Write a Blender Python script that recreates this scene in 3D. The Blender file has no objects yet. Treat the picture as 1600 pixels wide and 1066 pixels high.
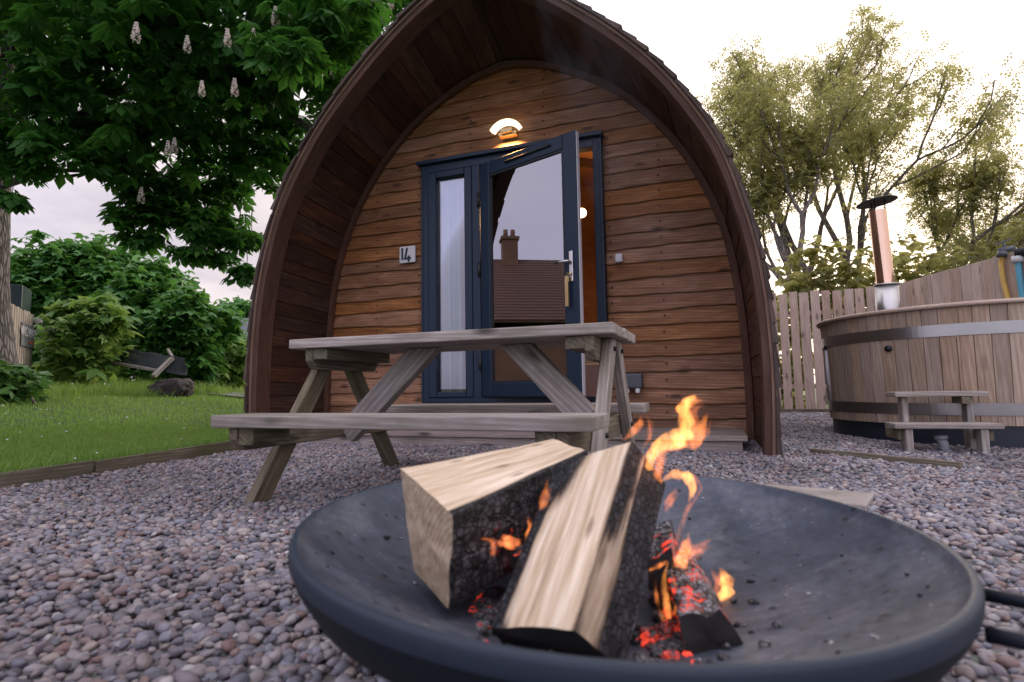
import bpy, math, random
import numpy as np
from mathutils import Vector, Matrix
RS = np.random.RandomState
random.seed(7)
rng = RS(11)
scene = bpy.context.scene
COL = scene.collection

# ------------------------------------------------------------------ camera solve (pixels of the 1600x1066 photograph)
FPX = 874.0; YAW, PITCH, ROLL, CAMH = -.348, .085, -.016, .488
def _basis():
    cy, sy, cp, sp = math.cos(YAW), math.sin(YAW), math.cos(PITCH), math.sin(PITCH)
    w = np.array([sy*cp, cy*cp, sp]); r = np.array([cy, -sy, 0]); u = np.cross(r, w)
    cr, sr = math.cos(ROLL), math.sin(ROLL)
    return r*cr+u*sr, -r*sr+u*cr, w
R_, U_, W_ = _basis()
O_ = np.array([0, 0, CAMH])
def ray(u, v): return (R_*(u-800)-U_*(v-533)+W_*FPX)/FPX
def on(u, v, ax, val):
    d = ray(u, v); return O_+d*((val-O_[ax])/d[ax])
def dp(u, v, D): return O_+ray(u, v)*D
def proj(P):
    d = np.asarray(P)-O_; return np.stack([800+FPX*(d@R_)/(d@W_), 533-FPX*(d@U_)/(d@W_)], -1), d@W_

# ------------------------------------------------------------------ mesh builder
def frame(d, up=(0, 0, 1)):
    x = np.array(d, float); x /= np.linalg.norm(x)
    z = np.array(up, float); z = z-x*(z@x)
    if np.linalg.norm(z) < 1e-4: z = np.array([0, 1., 0])-x*x[1]
    z /= np.linalg.norm(z); y = np.cross(z, x)
    return np.array([x, y, z]).T          # columns
class MB:
    def __init__(s, M=None):
        s.v = []; s.f = []; s.gc = []; s.rn = []; s.ex = []; s.n = 0; s.M = M; s.sm = []; s.mi = []
    def add(s, v, f, gc=None, rnd=None, smooth=False, ex=0., mi=0):
        v = np.asarray(v, float)
        k = len(v)
        if gc is None: gc = v+rng.uniform(-20, 20, 3)
        if rnd is None: rnd = rng.rand()
        if s.M is not None: v = v@s.M[:3, :3].T+s.M[:3, 3]
        s.v.append(v); s.gc.append(np.broadcast_to(np.asarray(gc, float), (k, 3)))
        s.rn.append(np.broadcast_to(np.asarray(rnd, float), (k,))); s.ex.append(np.broadcast_to(np.asarray(ex, float), (k,)))
        s.f += [tuple(int(i)+s.n for i in q) for q in f]; s.sm += [smooth]*len(f); s.mi += [mi]*len(f); s.n += k
    def box(s, c, size, R=None, rnd=None, ex=0., mi=0, taper=None):
        h = np.array(size, float)/2
        L = np.array([[a, b, d] for a in (-1, 1) for b in (-1, 1) for d in (-1, 1)], float)*h
        if taper: L[:, taper[0]] *= np.where(L[:, taper[1]] > 0, taper[2], 1)
        ax = int(np.argmax(h)); od = [ax]+[i for i in range(3) if i != ax]
        gc = L[:, od]+rng.uniform(-20, 20, 3)
        P = L if R is None else L@np.asarray(R).T
        s.add(P+np.array(c), [(0, 1, 3, 2), (4, 6, 7, 5), (0, 4, 5, 1), (2, 3, 7, 6), (0, 2, 6, 4), (1, 5, 7, 3)], gc, rnd, False, ex, mi)
    def bx(s, x0, x1, y0, y1, z0, z1, **k):
        s.box(((x0+x1)/2, (y0+y1)/2, (z0+z1)/2), (x1-x0, y1-y0, z1-z0), **k)
    def beam(s, p0, p1, w, t, up=(0, 0, 1), **k):   # w across (local y), t along 'up'
        p0 = np.array(p0, float); p1 = np.array(p1, float)
        s.box((p0+p1)/2, (np.linalg.norm(p1-p0), w, t), frame(p1-p0, up), **k)
    def tube(s, pts, rad, n=10, cap=True, smooth=True, rnd=None, flat=1., up=(0, 0, 1), ex=0., mi=0):
        pts = np.array(pts, float); m = len(pts); rad = np.broadcast_to(np.asarray(rad, float), (m,))
        T = np.gradient(pts, axis=0); T /= np.linalg.norm(T, axis=1)[:, None]+1e-12
        V = []; gc = []; s0 = 0; off = rng.uniform(-20, 20, 3)
        N = frame(T[0], up)[:, 1]
        for i in range(m):
            N = N-T[i]*(N@T[i]); N /= np.linalg.norm(N)+1e-12; B = np.cross(T[i], N)
            if i: s0 += np.linalg.norm(pts[i]-pts[i-1])
            for k in range(n):
                a = 2*math.pi*k/n
                V.append(pts[i]+rad[i]*(math.cos(a)*N+flat*math.sin(a)*B)); gc.append((s0, rad[i]*math.cos(a), rad[i]*math.sin(a)))
        F = [(i*n+k, i*n+(k+1) % n, (i+1)*n+(k+1) % n, (i+1)*n+k) for i in range(m-1) for k in range(n)]
        if cap: F += [tuple(range(n))[::-1], tuple((m-1)*n+k for k in range(n))]
        s.add(V, F, np.array(gc)+off, rnd, smooth, ex, mi)
    def lathe(s, prof, c, n=48, smooth=True, rnd=None, R=None, closed=False, ex=0., mi=0):
        V = []; gc = []
        for r, z in prof:
            for k in range(n):
                a = 2*math.pi*k/n; V.append((r*math.cos(a), r*math.sin(a), z))
        m = len(prof); V = np.array(V); gc = V+rng.uniform(-20, 20, 3)
        if R is not None: V = V@np.asarray(R).T
        F = [(i*n+k, i*n+(k+1) % n, ((i+1) % m)*n+(k+1) % n, ((i+1) % m)*n+k) for i in range(m if closed else m-1) for k in range(n)]
        s.add(V+np.array(c), F, gc, rnd, smooth, ex, mi)
    def build(s, name, mat, parent=None, bevel=0., org=None, seg=2):
        V = np.concatenate(s.v); 
        o0 = ORG.get(parent.name, np.zeros(3)) if parent is not None else (np.array(org, float) if org is not None else np.array([V[:, 0].mean(), V[:, 1].mean(), V[:, 2].min()]))
        me = bpy.data.meshes.new(name); me.from_pydata((V-o0).tolist(), [], s.f)
        for nm, ty, dat, fld in (('gc', 'FLOAT_VECTOR', np.concatenate(s.gc), 'vector'), ('rnd', 'FLOAT', np.concatenate(s.rn), 'value'), ('ex', 'FLOAT', np.concatenate(s.ex), 'value')):
            me.attributes.new(nm, ty, 'POINT').data.foreach_set(fld, np.ascontiguousarray(dat, dtype=np.float32).ravel())
        me.polygons.foreach_set('use_smooth', s.sm)
        if isinstance(mat, (list, tuple)):
            for q in mat: me.materials.append(q)
            me.polygons.foreach_set('material_index', s.mi)
        else: me.materials.append(mat)
        me.update()
        return link(name, me, parent, o0, bevel, seg)
ORG = {}
def link(name, me, parent, o0, bevel=0., seg=2):
    ob = bpy.data.objects.new(name, me); COL.objects.link(ob)
    if parent is not None: ob.parent = parent
    else: ob.location = Vector(o0)
    ORG[ob.name] = np.array(o0, float)
    if bevel:
        b = ob.modifiers.new('bevel', 'BEVEL'); b.width = bevel; b.segments = seg; b.limit_method = 'ANGLE'; b.angle_limit = .6
    return ob
def tag(o, label=None, cat=None, group=None, kind=None):
    for k, v in (('label', label), ('category', cat), ('group', group), ('kind', kind)):
        if v: o[k] = v
    return o
def thing(name, loc, label, cat, group=None):
    o = bpy.data.objects.new(name, None); COL.objects.link(o); o.location = Vector(loc); ORG[o.name] = np.array(loc, float)
    return tag(o, label, cat, group)
def bulk(name, V, F, mat, parent=None, smooth=False, attrs=None, org=None):
    """V (n,k,3) copies of a template with faces F (m,q)"""
    n, k, _ = V.shape; F = np.asarray(F); m, q = F.shape
    o0 = ORG.get(parent.name) if parent is not None else (np.array(org, float) if org is not None else np.zeros(3))
    me = bpy.data.meshes.new(name)
    me.vertices.add(n*k); me.vertices.foreach_set('co', np.ascontiguousarray((V-o0).reshape(-1), dtype=np.float32))
    idx = (F[None]+(np.arange(n)*k)[:, None, None]).reshape(-1).astype(np.int32)
    me.loops.add(n*m*q); me.loops.foreach_set('vertex_index', idx)
    me.polygons.add(n*m); me.polygons.foreach_set('loop_start', np.arange(0, n*m*q, q, dtype=np.int32))
    me.update(calc_edges=True); me.validate()
    me.polygons.foreach_set('use_smooth', np.full(n*m, smooth))
    for nm, ty, dat, fld in (attrs or []):
        me.attributes.new(nm, ty, 'POINT').data.foreach_set(fld, np.ascontiguousarray(dat, dtype=np.float32).ravel())
    me.materials.append(mat); me.update()
    return link(name, me, parent, o0)
def rotmats(n, r, tilt=1., yaw=None):
    """random rotation: spin about z then tilt"""
    a = r.uniform(0, 2*np.pi, n) if yaw is None else yaw
    b = np.abs(r.normal(0, tilt, n)); c = r.uniform(0, 2*np.pi, n)
    ca, sa, cb, sb = np.cos(a), np.sin(a), np.cos(b), np.sin(b)
    Rz = np.zeros((n, 3, 3)); Rz[:, 0, 0] = ca; Rz[:, 0, 1] = -sa; Rz[:, 1, 0] = sa; Rz[:, 1, 1] = ca; Rz[:, 2, 2] = 1
    ax = np.stack([np.cos(c), np.sin(c), np.zeros(n)], -1)
    K = np.zeros((n, 3, 3)); K[:, 0, 2] = ax[:, 1]; K[:, 1, 2] = -ax[:, 0]; K[:, 2, 0] = -ax[:, 1]; K[:, 2, 1] = ax[:, 0]
    Rt = np.eye(3)[None]+sb[:, None, None]*K+(1-cb)[:, None, None]*(K@K)
    return Rt@Rz
def smooth_noise1(x, seed, f):
    r = RS(seed); t = r.uniform(-1, 1, 4096); x = np.asarray(x, float)*f+500; i = np.floor(x).astype(int); u = x-i; u = u*u*(3-2*u)
    return t[i % 4096]*(1-u)+t[(i+1) % 4096]*u
def vnoise(P, f, seed=0):
    """value noise on (n,3) points"""
    r = RS(seed); T = r.uniform(-1, 1, (32, 32, 32)); P = np.asarray(P)*f+100; i = np.floor(P).astype(int); u = P-i; u = u*u*(3-2*u); o = 0
    for a in (0, 1):
        for b in (0, 1):
            for c in (0, 1):
                o = o+T[(i[:, 0]+a) % 32, (i[:, 1]+b) % 32, (i[:, 2]+c) % 32]*np.where(a, u[:, 0], 1-u[:, 0])*np.where(b, u[:, 1], 1-u[:, 1])*np.where(c, u[:, 2], 1-u[:, 2])
    return o

# ------------------------------------------------------------------ materials
class NT:
    def __init__(s, name):
        s.m = bpy.data.materials.new(name); s.m.use_nodes = True; s.t = s.m.node_tree; s.t.nodes.clear()
        s.out = s.t.nodes.new('ShaderNodeOutputMaterial')
    def n(s, typ, ins=None, **props):
        nd = s.t.nodes.new('ShaderNode'+typ)
        for k, v in props.items(): setattr(nd, k, v)
        for k, v in (ins or {}).items(): s.set(nd, k, v)
        return nd
    def set(s, nd, k, v):
        i = nd.inputs[k]
        if isinstance(v, bpy.types.NodeSocket): s.t.links.new(v, i)
        elif isinstance(v, bpy.types.Node): s.t.links.new(v.outputs[0], i)
        elif isinstance(v, (tuple, list)) and i.type == 'RGBA' and len(v) == 3: i.default_value = (*v, 1)
        else: i.default_value = v
    def attr(s, nm, o='Fac'): return s.n('Attribute', attribute_name=nm).outputs[o]
    def mapping(s, vec, sc, loc=(0, 0, 0)): return s.n('Mapping', {'Vector': vec, 'Scale': sc, 'Location': loc}).outputs[0]
    def noise(s, vec, scale, detail=4, rough=.55, dist=0., o=0): return s.n('TexNoise', {'Vector': vec, 'Scale': scale, 'Detail': detail, 'Roughness': rough, 'Distortion': dist}).outputs[o]
    def ramp(s, fac, *st):
        nd = s.n('ValToRGB', {'Fac': fac}); e = nd.color_ramp.elements
        while len(e) < len(st): e.new(.5)
        for q, (p, c) in zip(e, st): q.position = p; q.color = (*c, 1) if not np.isscalar(c) else (c, c, c, 1)
        return nd.outputs[0]
    def mix(s, fac, a, b, mode='MIX'):
        nd = s.n('MixRGB', {'Fac': fac, 'Color1': a, 'Color2': b}, blend_type=mode); return nd.outputs[0]
    def math(s, op, a, b=0., c=None, clamp=False):
        nd = s.n('Math', operation=op, use_clamp=clamp); s.set(nd, 0, a); s.set(nd, 1, b)
        if c is not None: s.set(nd, 2, c)
        return nd.outputs[0]
    def bump(s, h, st=.3, d=.01): return s.n('Bump', {'Height': h, 'Strength': st, 'Distance': d}).outputs[0]
    def pbr(s, col, rough=.6, metal=0., normal=None, **k):
        ins = {'Base Color': col, 'Roughness': rough, 'Metallic': metal}
        if normal is not None: ins['Normal'] = normal
        ins.update(k); return s.n('BsdfPrincipled', ins).outputs[0]
    def done(s, sh, vol=False):
        s.t.links.new(sh, s.out.inputs['Volume' if vol else 'Surface']); return s.m

def wood(name, lo, hi, dark, rough=.72, stain=None, knots=.5, bump=.35, var=.35, fib=26., spec=.3, weather=0.):
    t = NT(name); g = t.attr('gc', 'Vector'); r = t.attr('rnd')
    fibre = t.noise(t.mapping(g, (2.2, fib*2.2, fib*2.2)), 1.6, 7, .62, .5)
    warp = t.noise(t.mapping(g, (1.4, 5, 5)), 1.0, 3, .5, .2)
    rings = t.n('TexWave', {'Vector': t.mapping(g, (.55, 9, 14)), 'Scale': 2.1, 'Distortion': 5.5, 'Detail': 2.5, 'Detail Scale': .9}, wave_type='BANDS', bands_direction='DIAGONAL').outputs['Fac']
    blot = t.noise(t.mapping(g, (1.6, 7, 7)), 1.9, 5, .6, .6)
    f = t.math('ADD', t.math('MULTIPLY', fibre, .30), t.math('MULTIPLY', rings, .12)); f = t.math('ADD', f, t.math('MULTIPLY', blot, .48))
    f = t.math('ADD', f, t.math('MULTIPLY', warp, .12))
    col = t.ramp(f, (.33, tuple((a+b)*.5 for a, b in zip(dark, lo))), (.50, lo), (.68, hi))
    val = t.math('ADD', t.math('MULTIPLY', r, var), 1-var*.5)
    hs = t.n('HueSaturation', {'Color': col, 'Value': val, 'Saturation': t.math('ADD', t.math('MULTIPLY', t.math('FRACT', t.math('MULTIPLY', r, 7.3)), .3), .85)}).outputs[0]
    if knots:
        vo = t.n('TexVoronoi', {'Vector': t.mapping(g, (2.3, 6.5, 6.5)), 'Scale': 1.0, 'Randomness': 1.})
        kd = t.math('ADD', vo.outputs['Distance'], t.math('MULTIPLY', fibre, .10))
        kn = t.ramp(kd, (.13, 1.), (.24, 0.)); hs = t.mix(t.math('MULTIPLY', kn, knots), hs, tuple(q*.35 for q in dark))
    big = t.noise(t.mapping(g, (1.1, 2.2, 2.2)), 1.3, 5, .6)
    if stain is not None: hs = t.mix(t.ramp(big, (.50, 0.), (.68, .75)), hs, stain)
    if weather: hs = t.mix(t.ramp(t.noise(t.mapping(g, (.9, 3, 3)), 2.4, 6, .65), (.40, 0.), (.66, weather)), hs, tuple(q*.4 for q in lo))
    crack = t.ramp(t.noise(t.mapping(g, (.8, 60, 60)), 1.5, 2, .5), (.30, 0.), (.38, 1.))
    hs = t.mix(t.math('MULTIPLY', t.math('SUBTRACT', 1., crack), .45), hs, tuple(q*.3 for q in dark))
    h = t.math('ADD', t.math('MULTIPLY', fibre, .6), t.math('MULTIPLY', crack, .4))
    return t.done(t.pbr(hs, t.math('ADD', rough-.08, t.math('MULTIPLY', fibre, .16)), 0, t.bump(h, bump, .004), **{'Specular IOR Level': spec}))
def plain(name, col, rough=.5, metal=0., var=.12, sc=30., bump=.08, **k):
    t = NT(name); co = t.n('TexCoord').outputs['Object']
    a = t.noise(co, sc, 5, .6); b = t.noise(co, sc*.12, 4, .6)
    c = t.mix(t.math('MULTIPLY', a, var*2), col, tuple(q*.55 for q in col)); c = t.mix(t.ramp(b, (.42, 0.), (.7, var*2.5)), c, tuple(min(1, q*1.45) for q in col))
    return t.done(t.pbr(c, t.math('ADD', rough-.07, t.math('MULTIPLY', b, .16)), metal, t.bump(a, bump, .002), **k))
def leafmat(name, c1, c2, c3, trans=.35, rough=.5):
    t = NT(name); r = t.attr('rnd'); co = t.n('TexCoord').outputs['Object']
    f = t.math('ADD', t.math('MULTIPLY', r, .7), t.math('MULTIPLY', t.noise(co, .9, 3), .45))
    col = t.ramp(f, (.15, c1), (.52, c2), (.9, c3))
    d = t.pbr(col, rough, 0, **{'Specular IOR Level': .35})
    tr = t.n('BsdfTranslucent', {'Color': t.mix(.5, col, tuple(min(1, q) for q in (c3[0]*1.5, c3[1]*1.5, c3[2]*.8)))}).outputs[0]
    return t.done(t.n('MixShader', {0: trans, 1: d, 2: tr}).outputs[0])
def emis(name, col, st):
    t = NT(name); return t.done(t.n('Emission', {'Color': (*col, 1), 'Strength': st}).outputs[0])
# ------------------------------------------------------------------ shared materials
M_clad = wood('cladding_wood', (.25, .112, .052), (.43, .225, .115), (.07, .030, .015), knots=.75, var=.5, fib=22, bump=.5, weather=.35)
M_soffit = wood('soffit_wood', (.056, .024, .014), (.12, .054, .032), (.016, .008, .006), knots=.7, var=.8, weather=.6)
M_rib = wood('rib_wood', (.085, .040, .026), (.14, .072, .048), (.035, .017, .011), knots=.3, var=.25)
M_trim = wood('trim_wood', (.19, .11, .075), (.30, .19, .135), (.08, .045, .03), knots=.2)
M_shingle = wood('shingle_wood', (.075, .052, .042), (.13, .095, .08), (.03, .02, .017), knots=0, var=.7, bump=.6)
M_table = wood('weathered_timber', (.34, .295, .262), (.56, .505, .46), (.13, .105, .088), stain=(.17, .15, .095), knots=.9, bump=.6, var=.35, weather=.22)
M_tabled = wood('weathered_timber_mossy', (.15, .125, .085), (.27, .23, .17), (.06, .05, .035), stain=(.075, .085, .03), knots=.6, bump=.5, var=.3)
M_deck = wood('deck_timber', (.26, .21, .185), (.40, .34, .305), (.12, .09, .08), stain=(.17, .14, .11), knots=.8, bump=.45, var=.3)
M_inner = wood('interior_pine', (.30, .13, .055), (.42, .20, .09), (.15, .06, .025), knots=.4, var=.2)
M_innerd = wood('interior_beam', (.05, .024, .014), (.09, .045, .026), (.02, .01, .006), knots=0)
M_frame = plain('anthracite_frame', (.008, .021, .044), .40, 0, .06, 60, .03, **{'Specular IOR Level': .32})
M_seal = plain('white_edge_seal', (.62, .60, .62), .5, 0, .05)
M_white = plain('white_paint', (.62, .61, .62), .55, 0, .12, 14, .15)
M_steel = plain('brushed_steel', (.62, .60, .58), .27, 1., .08, 40, .04)
M_black = plain('black_paint', (.012, .013, .016), .5, 0, .1)
M_grey = plain('grey_plastic', (.075, .08, .092), .45, 0, .06)
def glassmat(k0=2.7):
    t = NT('window_glass'); fr = t.n('Fresnel', {'IOR': 2.0}).outputs[0]
    k = t.math('MULTIPLY', fr, k0, clamp=True)
    gl = t.n('BsdfGlossy', {'Color': (.93, .93, 1, 1), 'Roughness': .004}).outputs[0]; tr = t.n('BsdfTransparent', {'Color': (.90, .93, .95, 1)}).outputs[0]
    return t.done(t.n('MixShader', {0: k, 1: tr, 2: gl}).outputs[0])
M_glass = glassmat(); M_glass2 = glassmat(.6)

# ------------------------------------------------------------------ ground
def edge_x(y): return -3.53-.163*(y-1.88)          # timber edging between gravel and lawn
def lawn_h(x, y):
    d = np.maximum(edge_x(y)-x, 0.)
    s = np.clip(d/4.2, 0, 1); s = s*s*(3-2*s)*.55+s*.45
    return .035+.44*s+np.maximum(d-4.2, 0)*.012+.018*vnoise(np.stack([x, y, x*0], -1).reshape(-1, 3), 1.1, 3).reshape(np.shape(x))
def grid(xs, ys, hf):
    X, Y = np.meshgrid(xs, ys, indexing='ij'); Z = hf(X, Y); n, m = X.shape
    V = np.stack([X, Y, Z], -1).reshape(-1, 3)
    return V, [(i*m+j, (i+1)*m+j, (i+1)*m+j+1, i*m+j+1) for i in range(n-1) for j in range(m-1)]
def m_gravelbase():
    t = NT('gravel_base'); co = t.n('TexCoord').outputs['Object']
    v = t.n('TexVoronoi', {'Vector': co, 'Scale': 34.}); c = t.mix(v.outputs['Distance'], (.075, .066, .068), (.02, .017, .018))
    c = t.mix(.45, c, t.n('HueSaturation', {'Color': v.outputs['Color'], 'Saturation': .18, 'Value': .32}).outputs[0])
    return t.done(t.pbr(c, .85, 0, t.bump(t.math('SUBTRACT', 1., v.outputs['Distance']), 1., .012)))
def m_soil():
    t = NT('lawn_soil'); co = t.n('TexCoord').outputs['Object']
    a = t.noise(co, 14, 6, .65); b = t.noise(co, 1.3, 4, .6)
    c = t.ramp(a, (.3, (.018, .045, .010)), (.55, (.045, .105, .020)), (.8, (.085, .16, .035)))
    c = t.mix(t.ramp(b, (.5, 0.), (.72, .4)), c, (.07, .085, .03))
    return t.done(t.pbr(c, .9, 0, t.bump(a, .8, .02)))
M_gravel = m_gravelbase(); M_soil = m_soil()
me_ = MB(); me_.add([(-300, -300, -.03), (300, -300, -.03), (300, 400, -.03), (-300, 400, -.03)], [(0, 1, 2, 3)], rnd=.5)
tag(me_.build('field', M_soil, org=(0, 0, -.03)), kind='structure')
m = MB(); V, F = grid(np.linspace(-6, 6, 61), np.linspace(-3, 10.9, 70), lambda x, y: 0*x+.006*vnoise(np.stack([x, y, x*0], -1).reshape(-1, 3), 1.7, 5).reshape(x.shape))
keep = [q for q in F if np.mean([V[i, 0] for i in q]) > edge_x(np.mean([V[i, 1] for i in q]))-.12]
m.add(V, keep, rnd=.5, smooth=True); tag(m.build('gravel_ground', M_gravel, org=(0, 0, 0)), kind='structure')
m = MB(); ys = np.concatenate([np.linspace(-6, 16, 60), np.linspace(17, 60, 20)]); us = np.concatenate([np.linspace(0, 6, 40), np.linspace(6.5, 60, 30)])
Ug, Yg = np.meshgrid(us, ys, indexing='ij'); Xg = edge_x(Yg)-Ug; Zg = lawn_h(Xg, Yg); mm = len(ys)
m.add(np.stack([Xg, Yg, Zg], -1).reshape(-1, 3), [(i*mm+j, i*mm+j+1, (i+1)*mm+j+1, (i+1)*mm+j) for i in range(len(us)-1) for j in range(mm-1)], rnd=.5, smooth=True)
tag(m.build('lawn', M_soil, org=(0, 0, 0)), kind='structure')
# distant gravel path seen between boulder and pod
P0 = np.array([-8.6, 8.4]); m = MB(); n = 22
a = np.linspace(0, 2*np.pi, n, endpoint=False); ring = np.stack([P0[0]+1.75*np.cos(a)*(1+.1*np.sin(3*a)), P0[1]+1.15*np.sin(a)*(1+.12*np.cos(2*a))], -1)
rr = np.concatenate([ring, [P0]]); zz = lawn_h(rr[:, 0], rr[:, 1])+.035
m.add(np.c_[rr, zz], [(k, (k+1) % n, n) for k in range(n)], rnd=.5, smooth=True); tag(m.build('gravel_path', M_gravel, org=(*P0, .4)), kind='structure')
# edging boards
ed = thing('lawn_edging', (edge_x(2.5), 2.5, 0), 'weathered low timber edging board between the lawn and the pebbles', 'edging')
for i, (y0, y1) in enumerate(((-2.4, -.02), (0, 2.38), (2.4, 4.3))):
    b = MB(); b.beam((edge_x(y0), y0, .02), (edge_x(y1), y1, .02+.008*i), .035, .13); b.build('board', M_tabled, ed, .004)
b = MB(); b.beam((-.2+.8, 4.41, .018), (1.25, 3.78, .02), .03, .05)
tag(b.build('timber_strip', M_tabled, bevel=.004), 'thin weathered timber strip half sunk in the pebbles before the hot tub', 'timber strip')
# sandy slab by the bowl
sl = on(1268, 775, 2, .03); b = MB(); b.box((sl[0], sl[1]+.02, .012), (.42, .30, .05), frame((.95, -.31, 0)))
M_conc = plain('concrete', (.27, .235, .21), .9, 0, .3, 60, .3)
tag(b.build('paving_slab', M_conc, bevel=.006), 'flat sandy concrete slab in the pebbles just behind the fire bowl', 'slab')

# pebbles ------------------------------------------------------------------
def ico(level):
    p = (1+5**.5)/2
    v = [(-1, p, 0), (1, p, 0), (-1, -p, 0), (1, -p, 0), (0, -1, p), (0, 1, p), (0, -1, -p), (0, 1, -p), (p, 0, -1), (p, 0, 1), (-p, 0, -1), (-p, 0, 1)]
    f = [(0, 11, 5), (0, 5, 1), (0, 1, 7), (0, 7, 10), (0, 10, 11), (1, 5, 9), (5, 11, 4), (11, 10, 2), (10, 7, 6), (7, 1, 8), (3, 9, 4), (3, 4, 2), (3, 2, 6), (3, 6, 8), (3, 8, 9), (4, 9, 5), (2, 4, 11), (6, 2, 10), (8, 6, 7), (9, 8, 1)]
    v = [np.array(q)/np.linalg.norm(q) for q in v]
    for _ in range(level):
        c = {}; g = []
        def mid(i, j):
            k = (min(i, j), max(i, j))
            if k not in c: q = v[i]+v[j]; v.append(q/np.linalg.norm(q)); c[k] = len(v)-1
            return c[k]
        for i, j, k in f:
            x, y, z = mid(i, j), mid(j, k), mid(k, i); g += [(i, x, z), (j, y, x), (k, z, y), (x, y, z)]
        f = g
    return np.array(v), np.array(f)
def m_pebble():
    t = NT('pebbles'); r = t.attr('rnd'); co = t.n('TexCoord').outputs['Object']
    c = t.ramp(r, (.0, (.04, .038, .05)), (.10, (.11, .11, .145)), (.24, (.21, .21, .245)), (.36, (.18, .14, .145)), (.46, (.31, .275, .275)), (.56, (.20, .105, .085)), (.64, (.25, .26, .32)), (.74, (.42, .34, .29)), (.82, (.14, .14, .17)), (.90, (.38, .35, .345)), (.96, (.20, .11, .085)), (1., (.56, .54, .52)))
    t.t.nodes[-1]
    a = t.noise(co, 160, 3, .6); b = t.noise(co, 45, 3, .5)
    c = t.mix(t.math('MULTIPLY', a, .4), c, t.mix(.5, c, (.56, .53, .56))); c = t.mix(t.ramp(b, (.5, 0.), (.7, .35)), c, (.06, .052, .056))
    w = t.noise(co, .8, 3)                     # damp patches
    c = t.mix(t.ramp(w, (.42, .0), (.62, .55)), c, t.mix(1., c, (.35, .32, .33), 'MULTIPLY'))
    return t.done(t.pbr(c, .62, 0, t.bump(a, .12, .002), **{'Specular IOR Level': .4}))
M_peb = m_pebble()
def pebbles():
    out = []
    r = RS(5)
    tiers = [(.30, 1.25, .0172, 2), (1.25, 2.9, .0172, 1), (2.9, 5.2, .0195, 0), (5.2, 11.5, .027, 0)]
    for D0, D1, sp, lv in tiers:
        gx = np.arange(-5.2, 4.3, sp); gy = np.arange(-.2, 10.9, sp); X, Y = np.meshgrid(gx, gy, indexing='ij')
        P = np.stack([X.ravel(), Y.ravel()], -1)+r.uniform(-.5, .5, (X.size, 2))*sp
        q, D = proj(np.c_[P, np.zeros(len(P))]); mg = 330
        ok = (D > D0) & (D <= D1) & (q[:, 0] > -mg) & (q[:, 0] < 1600+mg) & (q[:, 1] < 1066+160)
        ok &= P[:, 0] > edge_x(P[:, 1])+.03
        ok &= ~((np.abs(P[:, 0]+1.92) < 2.15) & (P[:, 1] > 4.75)) & ~(np.hypot(P[:, 0]-2.05, P[:, 1]-6.1) < .98)
        sw = (P[:, 0]-sl[0])*.95-(P[:, 1]-sl[1]-.02)*.31; sv = (P[:, 0]-sl[0])*.31+(P[:, 1]-sl[1]-.02)*.95
        ok &= ~((np.abs(sw) < .19) & (np.abs(sv) < .13))
        P = P[ok]; n = len(P)
        b, f = ico(lv); nv = 5
        shp = []
        for k in range(nv):
            s = b*(1+.15*vnoise(b+k*7.1, 1.3, k)[:, None]+.07*vnoise(b+k*3.3, 2.7, k+50)[:, None]); shp.append(s)
        shp = np.array(shp)
        size = np.clip(r.lognormal(np.log(.0098), .27, n), .006, .019)*(1.5 if D0 > 5 else 1.12 if lv == 0 else 1)
        sc = np.stack([size*r.uniform(1.0, 1.45, n), size*r.uniform(.85, 1.05, n), size*r.uniform(.62, .88, n)], -1)
        Rm = rotmats(n, r, .35)
        V = np.einsum('nij,nkj->nki', Rm, shp[r.randint(0, nv, n)]*sc[:, None, :])
        z = r.uniform(-.007, .013, n)+.010*vnoise(np.c_[P, 0*P[:, 0]], 2.6, 9)
        V += np.c_[P, z][:, None, :]
        kd = r.rand(n); out.append((V, f, np.repeat(kd[:, None], b.shape[0], 1)))
    return out
pe = thing('pebbles', (0, 2, 0), None, None); bpy.data.objects.remove(pe)
PB = pebbles(); Vc = np.concatenate([a.reshape(-1, 3) for a, _, _ in PB]); off = 0; Fc = []
for a, f, _ in PB:
    n, k, _ = a.shape; Fc.append((f[None]+(np.arange(n)*k)[:, None, None]).reshape(-1, 3)+off); off += n*k
Fc = np.concatenate(Fc); rn = np.concatenate([c.ravel() for _, _, c in PB])
o = bulk('pebbles', Vc[None], Fc, M_peb, None, True, [('rnd', 'FLOAT', rn, 'value')]); tag(o, kind='stuff')
del PB, Vc, Fc

# ------------------------------------------------------------------ the pod
PX, YF, YW, YB = -1.92, 4.2, 5.25, 9.0
P_out = [(2.27, -.02), (2.29, .5), (2.27, 1.1), (2.20, 1.6), (2.03, 2.2), (1.76, 2.7), (1.43, 3.13), (.90, 3.63), (.43, 3.96), (0, 4.16)]
P_in = [(2.20, .0), (2.20, .6), (2.16, 1.3), (2.06, 1.9), (1.85, 2.45), (1.55, 2.93), (1.14, 3.36), (.70, 3.645), (.32, 3.80), (0, 3.87)]
def catmull(P, n):
    P = np.array(P, float); E0 = 2*P[0]-P[1]; E1 = 2*P[-1]-P[-2]; Q = np.vstack([E0, P, E1]); o = []
    for i in range(1, len(Q)-2):
        for t in np.linspace(0, 1, 12, endpoint=False):
            p0, p1, p2, p3 = Q[i-1:i+3]; o.append(.5*((2*p1)+(-p0+p2)*t+(2*p0-5*p1+4*p2-p3)*t*t+(-p0+3*p1-3*p2+p3)*t**3))
    o.append(Q[-2]); o = np.array(o); s = np.r_[0, np.cumsum(np.linalg.norm(np.diff(o, axis=0), axis=1))]
    u = np.linspace(0, s[-1], n); return np.stack([np.interp(u, s, o[:, 0]), np.interp(u, s, o[:, 1])], -1)
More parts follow.
